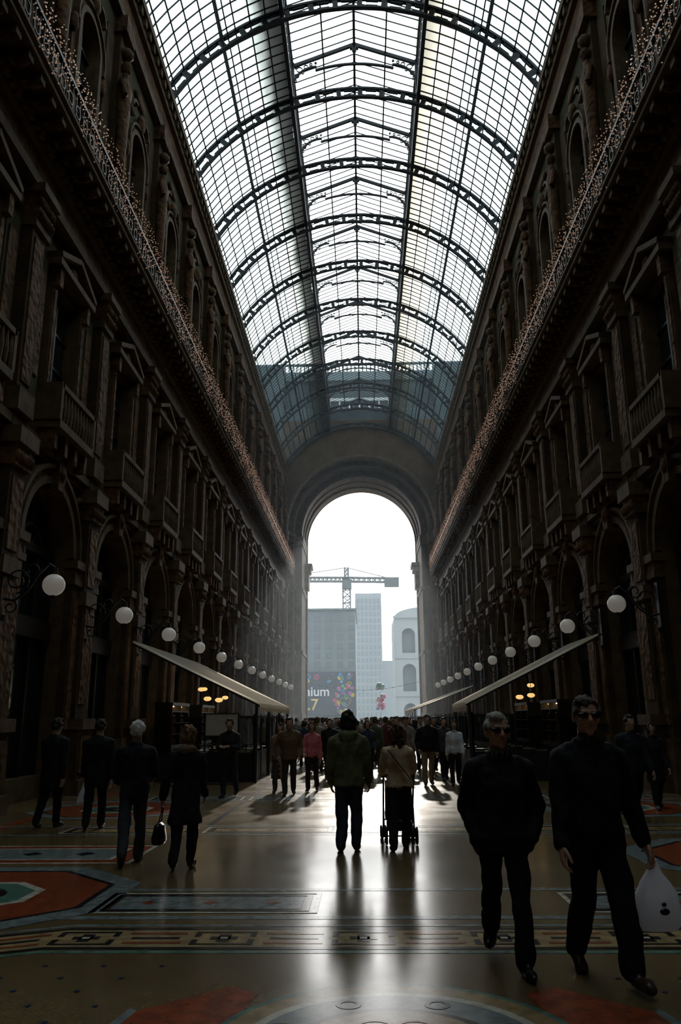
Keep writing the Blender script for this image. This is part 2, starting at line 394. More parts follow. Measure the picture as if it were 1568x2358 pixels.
for i in range(25):
    a=pi*(i+.5)/25
    for (rr,yy) in ((6.78,73.1),(6.25,74.5)):
        e.sph((rr*math.cos(a),yy,ZS+rr*math.sin(a)),(.16,.08,.16),8,6,2)
for s in (-1,1):
    for (xin,y0,y1) in ((7.0,71.6,73.2),(6.5,73.0,74.6),(5.8,74.4,79.5)):
        a,c=sorted((s*(xin-.1),s*7.6)); e.box(a,c,y0,y1,ZS-1.1,ZS-.6,2); e.box(a,c,y0,y1,0,2.2,2)
        a,c=sorted((s*(xin-.15),s*7.6)); e.box(a,c,y0-.1,y1,ZS-.6,ZS-.25,2); e.box(a,c,y0,y1,13.6,13.9,2); e.box(a,c,y0,y1,7.6,7.9,2)
    a,c=sorted((s*5.05,s*5.9)); e.box(a,c,78.0,80.2,16.6,17.0,2)
    a,c=sorted((s*5.2,s*5.9)); e.box(a,c,78.1,80.1,16.1,16.6,2)
    a,c=sorted((s*5.4,s*5.9)); e.box(a,c,78.2,80.0,14.4,16.1,1)
    for z in (3,6,9.5,12): 
        a,c=sorted((s*6.4,s*5.95)); e.box(a,c,74.5,74.62,z,z+1.8,2)
for s in (-1,1):
    a,c=sorted((s*7.1,s*7.6)); e.box(a,c,70.9,71.9,0,25.6,0)
e.box(-12,12,80.0,80.4,26.5,30,3)
e.box(-12,12,72.1,79.9,29.9,31.4,3)
e.box(-14,14,74,80,31.4,36.2,3)
e.box(-14.2,14.2,73.6,80.2,35.1,35.6,4); e.box(-14,14,73.9,80,35.6,36.2,4)
e.box(-14,14,74.0,74.3,37.0,37.2,4)
for i in range(71): e.box(-14+i*.4-.07,-14+i*.4+.07,74.05,74.25,36.2,37.0,4)
for z0,z1 in ((31.7,32.1),(32.9,33.2)): e.box(-3.3,3.3,73.75,74,z0,z1,5)
for x in (-3,-2,-1,0,1,2,3): e.box(x-.08,x+.08,73.8,74,32.1,32.9,5)
for s in (-1,1):
    a,c=sorted((s*7.5,s*14)); e.box(a,c,72,80,0,36,3)
extst=mat('attic_stone_cool',(.07,.09,.095),.8,var=.2,scale=.6); extl2=mat('attic_cornice_tone_step',(.16,.20,.21),.8,var=.1); extlt=mat('attic_stone_pale',(.6,.62,.62),.8,var=.1)  # paler cornice tone paints in the shaded band's gradual fade
e.obj('wall_end_archway',[mat('end_stone',(.085,.048,.024),.8,var=.3,scale=1.0,bump=.3,bscale=6,spec=.2),mat('end_relief',(.11,.06,.03),.75,var=.5,scale=2,bump=1,bscale=3,voro=True,spec=.2),trim,extst,extl2,extlt])

# ------------------------------------------------------------------ glass roof
HS,ZE,ZA=7.45,25.3,29.67
RISE=ZA-ZE; RR=(HS*HS+RISE*RISE)/(2*RISE); ZC=ZA-RR; AM=math.asin(HS/RR); AL=math.asin(2.9/RR)
def V(a,y,dr=0): return ((RR+dr)*math.sin(a),y,ZC+(RR+dr)*math.cos(a))
def glassroof():
    m=bpy.data.materials.new('dusty_banded_roof_glass'); m.use_nodes=True; nt=m.node_tree; nt.nodes.clear()
    out=nt.nodes.new('ShaderNodeOutputMaterial'); tr=nt.nodes.new('ShaderNodeBsdfTransparent'); tl=nt.nodes.new('ShaderNodeBsdfTranslucent'); mix=nt.nodes.new('ShaderNodeMixShader')
    tc=nt.nodes.new('ShaderNodeTexCoord'); sp=nt.nodes.new('ShaderNodeSeparateXYZ'); nt.links.new(tc.outputs['Object'],sp.inputs[0])
    n=nt.nodes.new('ShaderNodeTexNoise'); n.inputs['Scale'].default_value=1.6; n.inputs['Detail'].default_value=4
    mp=nt.nodes.new('ShaderNodeMapping'); mp.inputs['Scale'].default_value=(1,.35,1); nt.links.new(tc.outputs['Object'],mp.inputs[0]); nt.links.new(mp.outputs[0],n.inputs['Vector'])
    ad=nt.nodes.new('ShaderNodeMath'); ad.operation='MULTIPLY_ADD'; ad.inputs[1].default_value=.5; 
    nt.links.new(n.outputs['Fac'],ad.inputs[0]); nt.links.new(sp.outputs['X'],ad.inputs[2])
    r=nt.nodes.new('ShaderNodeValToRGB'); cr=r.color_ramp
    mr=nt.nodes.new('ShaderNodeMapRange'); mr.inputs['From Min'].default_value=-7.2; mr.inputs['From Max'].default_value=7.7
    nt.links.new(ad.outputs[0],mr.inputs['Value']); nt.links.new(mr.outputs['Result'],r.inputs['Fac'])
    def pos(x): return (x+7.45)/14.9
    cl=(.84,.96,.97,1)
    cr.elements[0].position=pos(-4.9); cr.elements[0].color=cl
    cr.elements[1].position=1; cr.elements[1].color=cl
    for x,c in ((-4.2,(.34,.38,.36,1)),(-3.6,(.02,.022,.02,1)),(-2.92,(.003,.003,.003,1)),(-2.85,(.95,1,1,1)),(2.7,(.95,1,1,1)),(2.9,(.18,.17,.14,1)),(3.4,(.32,.30,.24,1)),(4.0,(.78,.74,.56,1)),(4.6,cl)):  # tint nearly black left of lantern, dim yellowish right, clear farther out
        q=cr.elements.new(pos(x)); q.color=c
    nt.links.new(r.outputs['Color'],tr.inputs['Color'])
    tl.inputs['Color'].default_value=(.6,.62,.6,1); mix.inputs[0].default_value=.015
    nt.links.new(tr.outputs[0],mix.inputs[1]); nt.links.new(tl.outputs[0],mix.inputs[2]); nt.links.new(mix.outputs[0],out.inputs[0])
    return m
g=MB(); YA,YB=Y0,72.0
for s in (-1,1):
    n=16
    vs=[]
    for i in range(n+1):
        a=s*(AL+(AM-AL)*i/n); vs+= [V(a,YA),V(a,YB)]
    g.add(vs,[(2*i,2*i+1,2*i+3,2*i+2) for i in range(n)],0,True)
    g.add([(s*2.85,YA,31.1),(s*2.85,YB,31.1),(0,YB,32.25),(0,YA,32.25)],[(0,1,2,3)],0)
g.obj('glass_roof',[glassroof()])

k=MB()
P=lambda r,a,t:(r*math.sin(a),t,ZC+r*math.cos(a))
ny=int((YB-YA)/.465)
for i in range(ny+1):
    y=YA+i*.465
    for s in (-1,1):
        k.arc(P,RR-.02,RR+.03,y-.017,y+.017,s*AL,s*AM,9)
        k.beam((s*2.9,y,31.08),(0,y,32.23),.034,.045)
        k.beam((s*2.9,y,29.2),(s*2.9,y,31.1),.04,.04)
for s in (-1,1):
    for j in range(1,9):
        a=s*(AL+(AM-AL)*j/9); thick=(j==4)
        w=.05 if not thick else .13
        x,_,z=V(a,0,-.03 if thick else 0); k.beam((x,YA,z),(x,YB,z),w,w*1.2,0)
        if thick:
            x,_,z=V(a+s*.02,0,-.35); k.cyl((x,YA,z),(x,YB,z),.025,.025,5)
            x,_,z=V(a-s*.03,0,-.1); k.beam((x,YA,z),(x,YB,z),.05,.05)
    x,_,z=V(s*AL,0,-.05); k.beam((x,YA,z),(x,YB,z),.16,.35); k.beam((s*2.9,YA,31.1),(s*2.9,YB,31.1),.14,.18)
    k.beam((s*1.45,YA,31.66),(s*1.45,YB,31.66),.07,.08)
    k.beam((s*2.93,YA,29.8),(s*2.93,YB,29.8),.03,.9)
    x,_,z=V(s*(AM-.01),0,0); k.beam((x,YA,z),(x,YB,z),.35,.25)
k.beam((0,YA,32.2),(0,YB,32.2),.12,.18); k.beam((0,YA,31.95),(0,YB,31.95),.05,.05)
ribs=[25.1+BAY*i for i in range(-8,11)]
for y in ribs:
    k.arc(P,RR-.02,RR+.08,y-.09,y+.09,-AM,AM,44); k.arc(P,RR-.46,RR-.38,y-.09,y+.09,-AM,AM,44)
    nb=36
    for i in range(nb):
        a=-AM+2*AM*(i+.5)/nb
        da=.30/nb*AM*2*.55
        if i%2==0: k.arc(P,RR-.4,RR,y-.06,y+.06,a-da*1.3,a+da*1.3,1)
        else:
            k.arc(P,RR-.4,RR-.3,y-.05,y+.05,a-da*3,a+da*3,1); k.arc(P,RR-.1,RR,y-.05,y+.05,a-da*3,a+da*3,1)
    for s in (-1,1):
        k.beam((s*2.85,y,31.05),(0,y,32.2),.12,.16); k.beam((s*2.85,y,29.0),(s*2.85,y,31.2),.14,.12)
        Q=lambda r,a,t,s=s:(s*(1.75+r*math.sin(a)),t,29.9+r*math.cos(a))
        k.arc(Q,1.05,1.13,y-.05,y+.05,0.0,pi/2,10)
        k.arc(lambda r,a,t,s=s:(s*r*math.sin(a),t,25.6+r*math.cos(a)),5.45,5.54,y-.05,y+.05,0,.335,8)
        for (dx,dz,rr) in ((2.55,30.85,.15),(2.25,31.0,.11),(2.66,30.5,.11),(2.74,30.22,.08),(2.02,31.12,.08),(2.40,30.68,.08),(1.8,31.2,.06),(2.72,30.95,.06)):
            k.arc(lambda r,a,t,dx=dx,dz=dz,s=s:(s*dx+r*math.cos(a),t,dz+r*math.sin(a)),rr-.03,rr,y-.03,y+.03,0,2*pi,10)
    k.sph((0,y,31.9),(.12,.12,.2),8,6); k.box(-.2,.2,y-.08,y+.08,31.95,32.2)
k.obj('roof_iron_framework',[ironroof])

# ------------------------------------------------------------------ fairy lights
fl=MB(); oc=np.array([(1,0,0),(-1,0,0),(0,1,0),(0,-1,0),(0,0,1),(0,0,-1)],float)
of=[(0,2,4),(2,1,4),(1,3,4),(3,0,4),(2,0,5),(1,2,5),(3,1,5),(0,3,5)]
for s in (-1,1):
    y=4.0
    while y<70:
        L=5+int(4*abs(math.sin(y*1.35)))+random.randint(0,2)
        for j in range(L):
            c=np.array([s*(6.2-random.uniform(-.03,.16)),y+random.uniform(-.05,.05),15.8-j*.14-random.uniform(0,.1)])
            fl.add(c+oc*random.uniform(.015,.024),of,0)
        y+=.09
fl.obj('fairy_lights',[mat('fairy_bulb',(.5,.34,.24),.4,emit=.18,ecol=(1,.58,.40))])

# ------------------------------------------------------------------ wall lamps
opal=mat('opal_globe',(.62,.58,.52),.3,emit=.085,ecol=(1,.92,.80))
lm=MB()
lm.sph((1.0,0,0),.215,28,18,0); lm.cyl((1.0,0,.19),(1.0,0,.34),.07,.05,10,1); lm.cyl((1.0,0,-.2),(1.0,0,-.26),.06,.03,8,1)
def scroll(cx,cz,r,a0,a1):
    pts=[]; n=18
    for i in range(n+1):
        a=a0+(a1-a0)*i/n; rr=r*(1-.6*i/n); pts.append((cx+rr*math.cos(a),0,cz+rr*math.sin(a)))
    for i in range(n): lm.cyl(pts[i],pts[i+1],.018,.018,5,1,caps=False)
arm=[(0,0,-.25),(.25,0,-.3),(.5,0,-.1),(.7,0,.25),(.88,0,.42),(1.0,0,.34)]
for i in range(5): lm.cyl(arm[i],arm[i+1],.025,.025,6,1)
scroll(.27,.1,.26,-pi/2,pi*2.2); scroll(.55,.3,.18,-pi,pi*1.3); scroll(.18,-.42,.14,pi/2,-pi*1.6)
lm.box(-.03,.03,-.08,.08,-.6,.5,1); lm.sph((0.02,0,-.6),.08,8,6,1)
lme=lm.obj('globe_lamp',[opal,iron],mesh_only=True)
for i in range(-1,12):
    for s in (-1,1):
        o=bpy.data.objects.new('globe_lamp',lme); COL.objects.link(o)
        if s<0: o.location=(-7.02,14.0+PH+BAY*i,4.27)
        else: o.location=(7.06,18.75+BAY*(i-1)-.0,4.30)
        o.rotation_euler=(0,0,pi if s>0 else 0)

# ------------------------------------------------------------------ awnings & cafe terraces
def awn_mat():
    m=bpy.data.materials.new('awning_canvas'); m.use_nodes=True; nt=m.node_tree; nt.nodes.clear()
    out=nt.nodes.new('ShaderNodeOutputMaterial'); d=nt.nodes.new('ShaderNodeBsdfDiffuse'); t=nt.nodes.new('ShaderNodeBsdfTranslucent'); mx=nt.nodes.new('ShaderNodeMixShader')
    n=nt.nodes.new('ShaderNodeTexNoise'); n.inputs['Scale'].default_value=3
    r=nt.nodes.new('ShaderNodeValToRGB'); r.color_ramp.elements[0].color=(.78,.70,.58,1); r.color_ramp.elements[1].color=(.93,.87,.76,1)
    nt.links.new(n.outputs['Fac'],r.inputs['Fac']); nt.links.new(r.outputs['Color'],d.inputs['Color']); nt.links.new(r.outputs['Color'],t.inputs['Color'])
    mx.inputs[0].default_value=.7; nt.links.new(d.outputs[0],mx.inputs[1]); nt.links.new(t.outputs[0],mx.inputs[2]); nt.links.new(mx.outputs[0],out.inputs[0])
    return m
canvas=awn_mat()
def awning(s,xw,zw,xo,zo,y0,y1):
    b=MB(); n=int((y1-y0)/.5)
    for i in range(n):
        ya=y0+(y1-y0)*i/n; yb=y0+(y1-y0)*(i+1)/n
        m=8
        for j in range(m):
            def pt(t,y):
                sag=.06*math.sin(pi*t)
                return (s*(xw+(xo-xw)*t),y,zw+(zo-zw)*t-sag)
            b.add([pt(j/m,ya),pt((j+1)/m,ya),pt((j+1)/m,yb),pt(j/m,yb)],[(0,1,2,3)],0,True)
        b.add([(s*xo,ya,zo),(s*xo,yb,zo),(s*xo,yb,zo-.2),(s*xo,(ya+yb)/2,zo-.26),(s*xo,ya,zo-.2)],[(0,1,2,3,4)],0)
    for y in (y0,y1):
        b.add([(s*xw,y,zw),(s*xo,y,zo),(s*xo,y,zo-.12),(s*xw,y,zw-.06)],[(0,1,2,3)],0)
    ny=max(2,int((y1-y0)/2.4)+1)
    for i in range(ny):
        y=y0+(y1-y0)*i/(ny-1); b.beam((s*xw,y,zw-.1),(s*xo,y,zo-.08),.05,.05,1)
        b.box(min(s*(xo+.05),s*(xo+.13)),max(s*(xo+.05),s*(xo+.13)),y-.04,y+.04,0,zo-.05,1)
    b.beam((s*(xo+.09),y0,zo-.08),(s*(xo+.09),y1,zo-.08),.06,.06,1)
    b.obj('awning',[canvas,iron])
awning(-1,6.7,3.95,2.95,2.15,22.8,32.0)
awning(1,6.7,4.0,2.85,2.12,22.6,26.0)
awning(1,6.7,3.62,3.0,2.25,49,59)
sg=bpy.data.materials.new('screen_glass'); sg.use_nodes=True; nt=sg.node_tree; nt.nodes.clear()
o_=nt.nodes.new('ShaderNodeOutputMaterial'); a_=nt.nodes.new('ShaderNodeBsdfTransparent'); a_.inputs[0].default_value=(.5,.54,.54,1); b_=nt.nodes.new('ShaderNodeBsdfGlossy'); b_.inputs['Roughness'].default_value=.08
c_=nt.nodes.new('ShaderNodeMixShader'); c_.inputs[0].default_value=.04; nt.links.new(a_.outputs[0],c_.inputs[1]); nt.links.new(b_.outputs[0],c_.inputs[2]); nt.links.new(c_.outputs[0],o_.inputs[0])
def screens(s,xo,xw,y0,y1):
    b=MB()
    y=y0
    while y<y1-.1:
        yy=min(y+1.5,y1); x=s*(xo+.2)
        b.box(x-.02,x+.02,y,yy,.0,.1,0); b.box(x-.02,x+.02,y,yy,.75,.8,0); b.box(x-.02,x+.02,y,yy,1.75,1.8,0)
        b.box(x-.025,x+.025,y-.025,y+.025,0,1.85,0); b.box(x-.008,x+.008,y,yy,.1,1.75,1); b.box(x-.012,x+.012,y+.03,yy-.03,.1,.75,0)
        y+=1.5
    x=xo+.2
    while x<xw-.5:
        xx=min(x+1.2,xw-.3); a,c=sorted((s*x,s*xx))
        b.box(a,c,y0-.02,y0+.02,.75,.8,0); b.box(a,c,y0-.02,y0+.02,1.75,1.8,0); b.box(a,c,y0-.008,y0+.008,.8,1.75,1); b.box(a,c,y0-.015,y0+.015,0,.75,0)
        b.box(s*x-.025,s*x+.025,y0-.025,y0+.025,0,1.85,0); x+=1.2
    b.obj('terrace_screen',[iron,sg])
screens(-1,2.95,6.3,23.2,31.8); screens(1,2.85,6.3,22.9,38.8); screens(1,2.9,6.3,44,58.5)
tb=MB(); tb.cyl((0,0,.72),(0,0,.75),.35,.35,20,0); tb.cyl((0,0,.03),(0,0,.72),.03,.03,8,1); tb.cyl((0,0,0),(0,0,.04),.22,.12,14,1)
tme=tb.obj('bistro_table',[mat('table_cloth',(.35,.3,.22),.6),iron],mesh_only=True)
ch=MB()
for x in (-.2,.2):
    for y in (-.2,.2): ch.cyl((x,y,0),(x*.9,y*.9,.45),.014,.014,6,0)
    ch.cyl((x*.9,-.18,.45),(x*.95,-.26,.88),.014,.014,6,0)
ch.box(-.21,.21,-.2,.2,.44,.47,1)
for z in (.6,.7,.8,.87): ch.beam((-.19,-.19-(z-.45)*.17,z),(.19,-.19-(z-.45)*.17,z),.02,.03,0)
cme=ch.obj('bistro_chair',[iron,mat('chair_seat_cane',(.16,.1,.05),.6)],mesh_only=True)
def place(me,name,x,y,rz=0,z=0):
    o=bpy.data.objects.new(name,me); COL.objects.link(o); o.location=(x,y,z); o.rotation_euler=(0,0,rz); return o
for s,ys,xs in ((-1,(24.6,26.4,28.3,30.2),(3.9,5.4)),(1,(24.2,26.2,28.4,30.6,33),(3.9,5.4))):
    for y in ys:
        for x in xs:
            place(tme,'bistro_table',s*x,y); place(cme,'bistro_chair',s*x,y-.55,0); place(cme,'bistro_chair',s*x,y+.55,pi)
pl=MB(); pl.sph((0,0,0),(.12,.12,.07),12,8,0); pl.cyl((0,0,.06),(0,0,.11),.06,.03,8,1); pl.cyl((0,0,.11),(0,0,.4),.008,.008,5,1)
pme=pl.obj('pendant_lamp',[mat('warm_bulb',(1,.7,.3),.4,emit=.9,ecol=(1,.62,.22)),iron],mesh_only=True)
for x,y,z in ((-4.75,24.3,2.32),(-4.4,24.3,2.28),(4.75,24.6,2.3),(5.1,24.6,2.35),(-5.5,27,2.7),(5.4,26,2.7),(-5.9,29.5,2.8),(-5.2,30,2.5)):
    place(pme,'pendant_lamp',x,y,0,z)
dc=MB()
dc.box(-.3,.3,-1.2,1.2,0,.9,0)
for z in (.9,1.25,1.6,1.95): dc.box(-.28,.28,-1.2,1.2,z,z+.03,0)
for y in (-1.18,0,1.18): dc.box(-.28,.28,y-.02,y+.02,.9,2.2,0)
dc.box(-.3,.3,-1.22,1.22,2.15,2.25,0)
for z in (.93,1.28,1.63):
    for i in range(13):
        y=-1.08+.18*i
        for x in (-.12,.12):
            dc.cyl((x,y,z),(x,y,z+.16),.035,.035,7,1+(i+int(z*10))%3); dc.cyl((x,y,z+.16),(x,y,z+.24),.03,.012,7,1+(i+int(z*10))%3)
dc.box(-.05,.05,-1.1,1.1,2.12,2.15,4)
dme=dc.obj('display_cabinet',[woodd,mat('bottle_amber',(.35,.12,.03),.15),mat('bottle_green',(.04,.12,.05),.15),mat('box_red',(.4,.05,.04),.4),mat('shelf_light',(1,.7,.4),.4,emit=4,ecol=(1,.6,.25))],mesh_only=True)
for s,ys in ((-1,(26.6,31.3)),(1,(26.6,31.3))):
    for y in ys: place(dme,'display_cabinet',s*6.35,y)
mb=MB(); mb.box(-.45,.45,-.02,.02,1.28,1.85,0); mb.box(-.48,.48,-.03,.03,1.25,1.28,1); mb.box(-.48,.48,-.03,.03,1.85,1.88,1)
for s in (-1,1): mb.box(s*.465-.02,s*.465+.02,-.03,.03,0,1.88,1)
mb.box(-.48,.48,-.2,.2,0,.03,1)
mb.obj('menu_board',[mat('board_paper',(.45,.42,.34),.6,var=.1),iron],(-3.95,22.4,0))
# ------------------------------------------------------------------ outside
pz=MB(); pz.box(-120,120,80,400,-.3,0); pz.obj('piazza_ground',[mat('piazza_paving',(.42,.42,.40),.7,var=.15,scale=.3)])
hz1=mat('hazy_facade_grey',(.20,.24,.26),.9,var=.15,scale=.15); hz2=mat('hazy_tower',(.42,.46,.49),.9,var=.05,scale=.1); hz3=mat('hazy_stone',(.46,.49,.50),.9,var=.05,scale=.2); hzd=mat('hazy_window',(.30,.35,.38),.6); hzw=mat('hazy_window_dark',(.16,.19,.21),.6)  # distance haze is mixed into these pale blue-grey base colours
b=MB(); b.box(-30,-1.2,130,150,0,19.2,0)
for i in range(15):
    for j in range(6): b.box(-29+i*1.9,-28+i*1.9,129.9,130.05,9.8+j*1.5,10.8+j*1.5,1)
b.box(-30.2,-1.0,129.6,150,19.2,19.5,0)
for i in range(40): b.box(-29.8+i*.72,-29.75+i*.72,129.8,129.9,19.5,20.3,0)
b.box(-30,-1.1,129.8,129.85,20.25,20.32,0)
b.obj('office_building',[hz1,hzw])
b=MB(); b.box(-1.7,4.4,180,190,0,29.8,0)
for i in range(6):
    for j in range(18): b.box(-1.3+i*.95,-.75+i*.95,179.9,180.05,2+j*1.5,3+j*1.5,1)
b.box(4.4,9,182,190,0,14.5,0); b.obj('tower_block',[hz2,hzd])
b=MB(); ya=114
def am_layer(x0,x1,z0,z1,xc,hw,zs,zb):
    n=14; pts=[(xc+hw*math.cos(pi-pi*i/n),zs+hw*math.sin(pi-pi*i/n)) for i in range(n+1)]
    pts=[(xc-hw,zb)]+pts+[(xc+hw,zb)]
    b.add([(x0,ya,z0),(xc-hw,ya,z0),(xc-hw,ya,z1),(x0,ya,z1)],[(0,1,2,3)],0); b.add([(x1,ya,z0),(xc+hw,ya,z0),(xc+hw,ya,z1),(x1,ya,z1)],[(0,1,2,3)],0)
    b.add([(xc-hw,ya,z0),(xc+hw,ya,z0),(xc+hw,ya,zb),(xc-hw,ya,zb)],[(0,1,2,3)],0)
    for i in range(1,n+1):
        (xa,za),(xb,zb2)=pts[i],pts[i+1]; b.add([(xa,ya,za),(xb,ya,zb2),(xb,ya,z1),(xa,ya,z1)],[(0,1,2,3)],0)
    for i in range(len(pts)-1):
        (xa,za),(xb,zb2)=pts[i],pts[i+1]; b.add([(xa,ya,za),(xb,ya,zb2),(xb,ya+1,zb2),(xa,ya+1,za)],[(0,1,2,3)],0)
    b.add([(xc-hw,ya+1,zb),(xc+hw,ya+1,zb),(xc+hw,ya+1,zs+hw),(xc-hw,ya+1,zs+hw)],[(0,1,2,3)],1)
for i in range(4):
    x0=4.6+i*3.6
    for (z0,z1,zs,zb) in ((0,4.8,2.8,.0),(4.8,10.2,8.3,5.4),(10.2,16.0,13.4,10.8)):
        am_layer(x0,x0+3.6,z0,z1,x0+2.0,.95,zs,zb)
    b.box(x0,x0+3.6,ya-.15,ya,10.0,10.25,0); b.box(x0,x0+3.6,ya-.15,ya,4.7,4.95,0)
b.box(4.6,19,ya+1.1,ya+12,0,16,0)
vs=[]
for i in range(13):
    t=i/12; vs+= [(4.6+4.5*(1-math.cos(t*pi/2)),ya,15.9+1.5*math.sin(t*pi/2)),(4.6+4.5*(1-math.cos(t*pi/2)),ya+12,15.9+1.5*math.sin(t*pi/2))]
b.add(vs,[(2*i,2*i+1,2*i+3,2*i+2) for i in range(12)],0,True)
b.add([vs[2*i] for i in range(13)]+[(19,ya,17.4),(19,ya,15.9)],[tuple(range(15))],0); b.add([(9.1,ya,17.4),(19,ya,17.4),(19,ya+12,17.4),(9.1,ya+12,17.4)],[(0,1,2,3)],0)
b.box(4.4,19,ya-.3,ya,15.8,16.1,0)
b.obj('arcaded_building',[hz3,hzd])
c=MB(); cx,cy=-3.4,170
def lattice(p,q,w,n):
    p=Vector(p);q=Vector(q);d=(q-p).normalized(); a=Vector((0,1,0)); bb=d.cross(a).normalized()
    cs=[a*w/2+bb*w/2,a*w/2-bb*w/2,-a*w/2-bb*w/2,-a*w/2+bb*w/2]
    for k_ in cs: c.beam(p+k_,q+k_,.3,.3)
    for i in range(n):
        s0=p+(q-p)*i/n; s1=p+(q-p)*(i+1)/n
        c.beam(s0+cs[2],s1+cs[3],.2,.2); c.beam(s0+cs[0],s1+cs[1],.2,.2); c.beam(s0+cs[3],s0+cs[2],.2,.2)
lattice((cx,cy,0),(cx,cy,31.3),1.6,24); lattice((cx,cy,31.3),(cx-22,cy,31.6),.9,24); lattice((cx,cy,31.3),(cx+11.5,cy,31.0),.9,10)
c.box(cx+8.3,cx+11.5,cy-.8,cy+.8,29.6,31.6); c.box(cx-1,cx+1.1,cy-1,cy+1,29.2,31.2)
lattice((cx,cy,31.3),(cx,cy,34.0),.8,3); c.beam((cx,cy,34),(cx-14,cy,32),.16,.16); c.beam((cx,cy,34),(cx+9,cy,31.6),.16,.16)
c.obj('tower_crane',[mat('crane_paint',(.13,.15,.16),.8)])
bb=MB(); bb.box(-30,-1.3,129.3,129.6,2.2,9.1,0)
for i in range(10): bb.box(-29.5+i*3.1,-29.3+i*3.1,129.35,129.55,0,2.2,0)
cols=[(.45,.12,.18),(.08,.30,.48),(.55,.40,.08),(.10,.38,.22),(.4,.15,.4),(.22,.4,.5)]
mats=[mat('billboard_dark',(.075,.095,.125),.6),mat('bb_white',(.75,.76,.76),.6),mat('bb_yellow',(.68,.55,.22),.6)]+[mat('bb_dot%d'%i,c_,.6) for i,c_ in enumerate(cols)]
def disc(x,z,r,m,y=129.27,n=16,r0=0):
    for i in range(n):
        a=2*pi*i/n; b2=2*pi*(i+1)/n
        bb.add([(x+r0*math.cos(a),y,z+r0*math.sin(a)),(x+r*math.cos(a),y,z+r*math.sin(a)),(x+r*math.cos(b2),y,z+r*math.sin(b2)),(x+r0*math.cos(b2),y,z+r0*math.sin(b2))],[(0,1,2,3)],m)
for i in range(75):
    x=random.uniform(-6,-1.7); z=random.uniform(2.7,8.8)
    if x<-4.7 and z<7.2: continue
    r=random.uniform(.12,.36); disc(x,z,r,random.randint(3,8),129.27-.001*i,r0=random.choice([0,0,r*.6]))
for i in range(24):
    x=random.uniform(-29,-12); z=random.uniform(2.7,8.8); disc(x,z,random.uniform(.2,.5),random.randint(3,8))
for x in (-9.0,-7.6): disc(x,8.3,.45,random.choice([3,4]),r0=.25)
for i in range(24):
    def HH(t): return (-2.9+.065*13*math.sin(t)**3*1.0, 4.35+.055*(13*math.cos(t)-5*math.cos(2*t)-2*math.cos(3*t)-math.cos(4*t)))
    t0,t1=2*pi*i/24,2*pi*(i+1)/24; (xa,za),(xb,zb)=HH(t0),HH(t1); bb.beam((xa,129.15,za),(xb,129.15,zb),.05,.14,2,up=(0,1,0))
bo=bb.obj('billboard',mats)
def text(t,x,z,size,m,y,par,name):
    cu=bpy.data.curves.new(name,'FONT'); cu.body=t; cu.size=size; cu.extrude=.02; cu.offset=.03; cu.materials.append(m)
    o=bpy.data.objects.new(name,cu); COL.objects.link(o); o.location=(x,y,z); o.rotation_euler=(pi/2,0,0); o.parent=par
text('nium',-9.65,5.3,2.1,mats[1],129.2,bo,'lettering'); text('.7',-9.1,3.1,2.5,mats[2],129.2,bo,'numeral'); text('o',-9.3,7.4,1.0,mats[2],129.2,bo,'small_letter')
bl=MB(); bc=[(.12,.28,.22),(.6,.12,.3),(.7,.2,.38),(.15,.25,.5),(.6,.45,.15)]
for (z,r,w_) in ((4.9,.5,0),(3.75,.5,1),(2.95,.42,2)):
    for i in range(16):
        a=random.uniform(0,2*pi); rr=random.uniform(.1,r)
        bl.sph((rr*math.cos(a),rr*math.sin(a),z+random.uniform(-.28,.28)),(.17,.17,.2),8,6,(w_ if random.random()<.6 else random.randint(0,4)))
bl.cyl((0,0,0),(0,0,5),.012,.012,5,0)
bl.obj('balloon_bunch',[mat('balloon%d'%i,c_,.25) for i,c_ in enumerate(bc)],(1.8,84,0))
bl2=MB()
for i in range(10): bl2.sph((random.uniform(-.35,.35),random.uniform(-.3,.3),2.3+random.uniform(-.2,.25)),(.14,.14,.17),8,6,random.randint(0,4))
bl2.cyl((0,0,0),(0,0,2.3),.01,.01,5,0)
bl2.obj('balloon_bunch',[MC['balloon%d'%i] for i in range(5)],(-1.7,84,0))
fw=MB(); pts=[(-6+12*i/16,82,5.4-.9*math.sin(pi*i/16)) for i in range(17)]
for i in range(16): fw.cyl(pts[i],pts[i+1],.02,.02,5,0); fw.sph(pts[i],.06,6,5,0)
for s in (-1,1): fw.cyl((s*6,82,0),(s*6,82,5.5),.05,.05,8,0)
fw.obj('festoon_wire',[hzw])

# ------------------------------------------------------------------ people
def fuse(mb, vox, smooth=3):
    me=mb.obj('tmp',[],mesh_only=True); o=bpy.data.objects.new('tmp',me); COL.objects.link(o)
    md=o.modifiers.new('r','REMESH'); md.mode='VOXEL'; md.voxel_size=vox; md.adaptivity=0
    if smooth:
        sm=o.modifiers.new('s','SMOOTH'); sm.factor=.5; sm.iterations=smooth
    dg=bpy.context.evaluated_depsgraph_get(); ev=o.evaluated_get(dg); em=ev.to_mesh()
    n=len(em.vertices); co=np.empty(n*3); em.vertices.foreach_get('co',co); co=co.reshape(-1,3)
    no=np.empty(n*3); em.vertices.foreach_get('normal',no); no=no.reshape(-1,3)
    fs=[tuple(p.vertices) for p in em.polygons]
    ev.to_mesh_clear(); bpy.data.objects.remove(o); bpy.data.meshes.remove(me)
    return co,no,fs
def matmap(mb,co,fs):
    vm=[0]*len(mb.v)
    for f_,m_ in zip(mb.f,mb.m):
        for i in f_: vm[i]=m_
    kd=kdtree.KDTree(len(mb.v))
    for i,p in enumerate(mb.v): kd.insert(p,i)
    kd.balance()
    out=[]
    for f_ in fs:
        c=co[list(f_)].mean(axis=0); out.append(vm[kd.find(c)[1]])
    return out
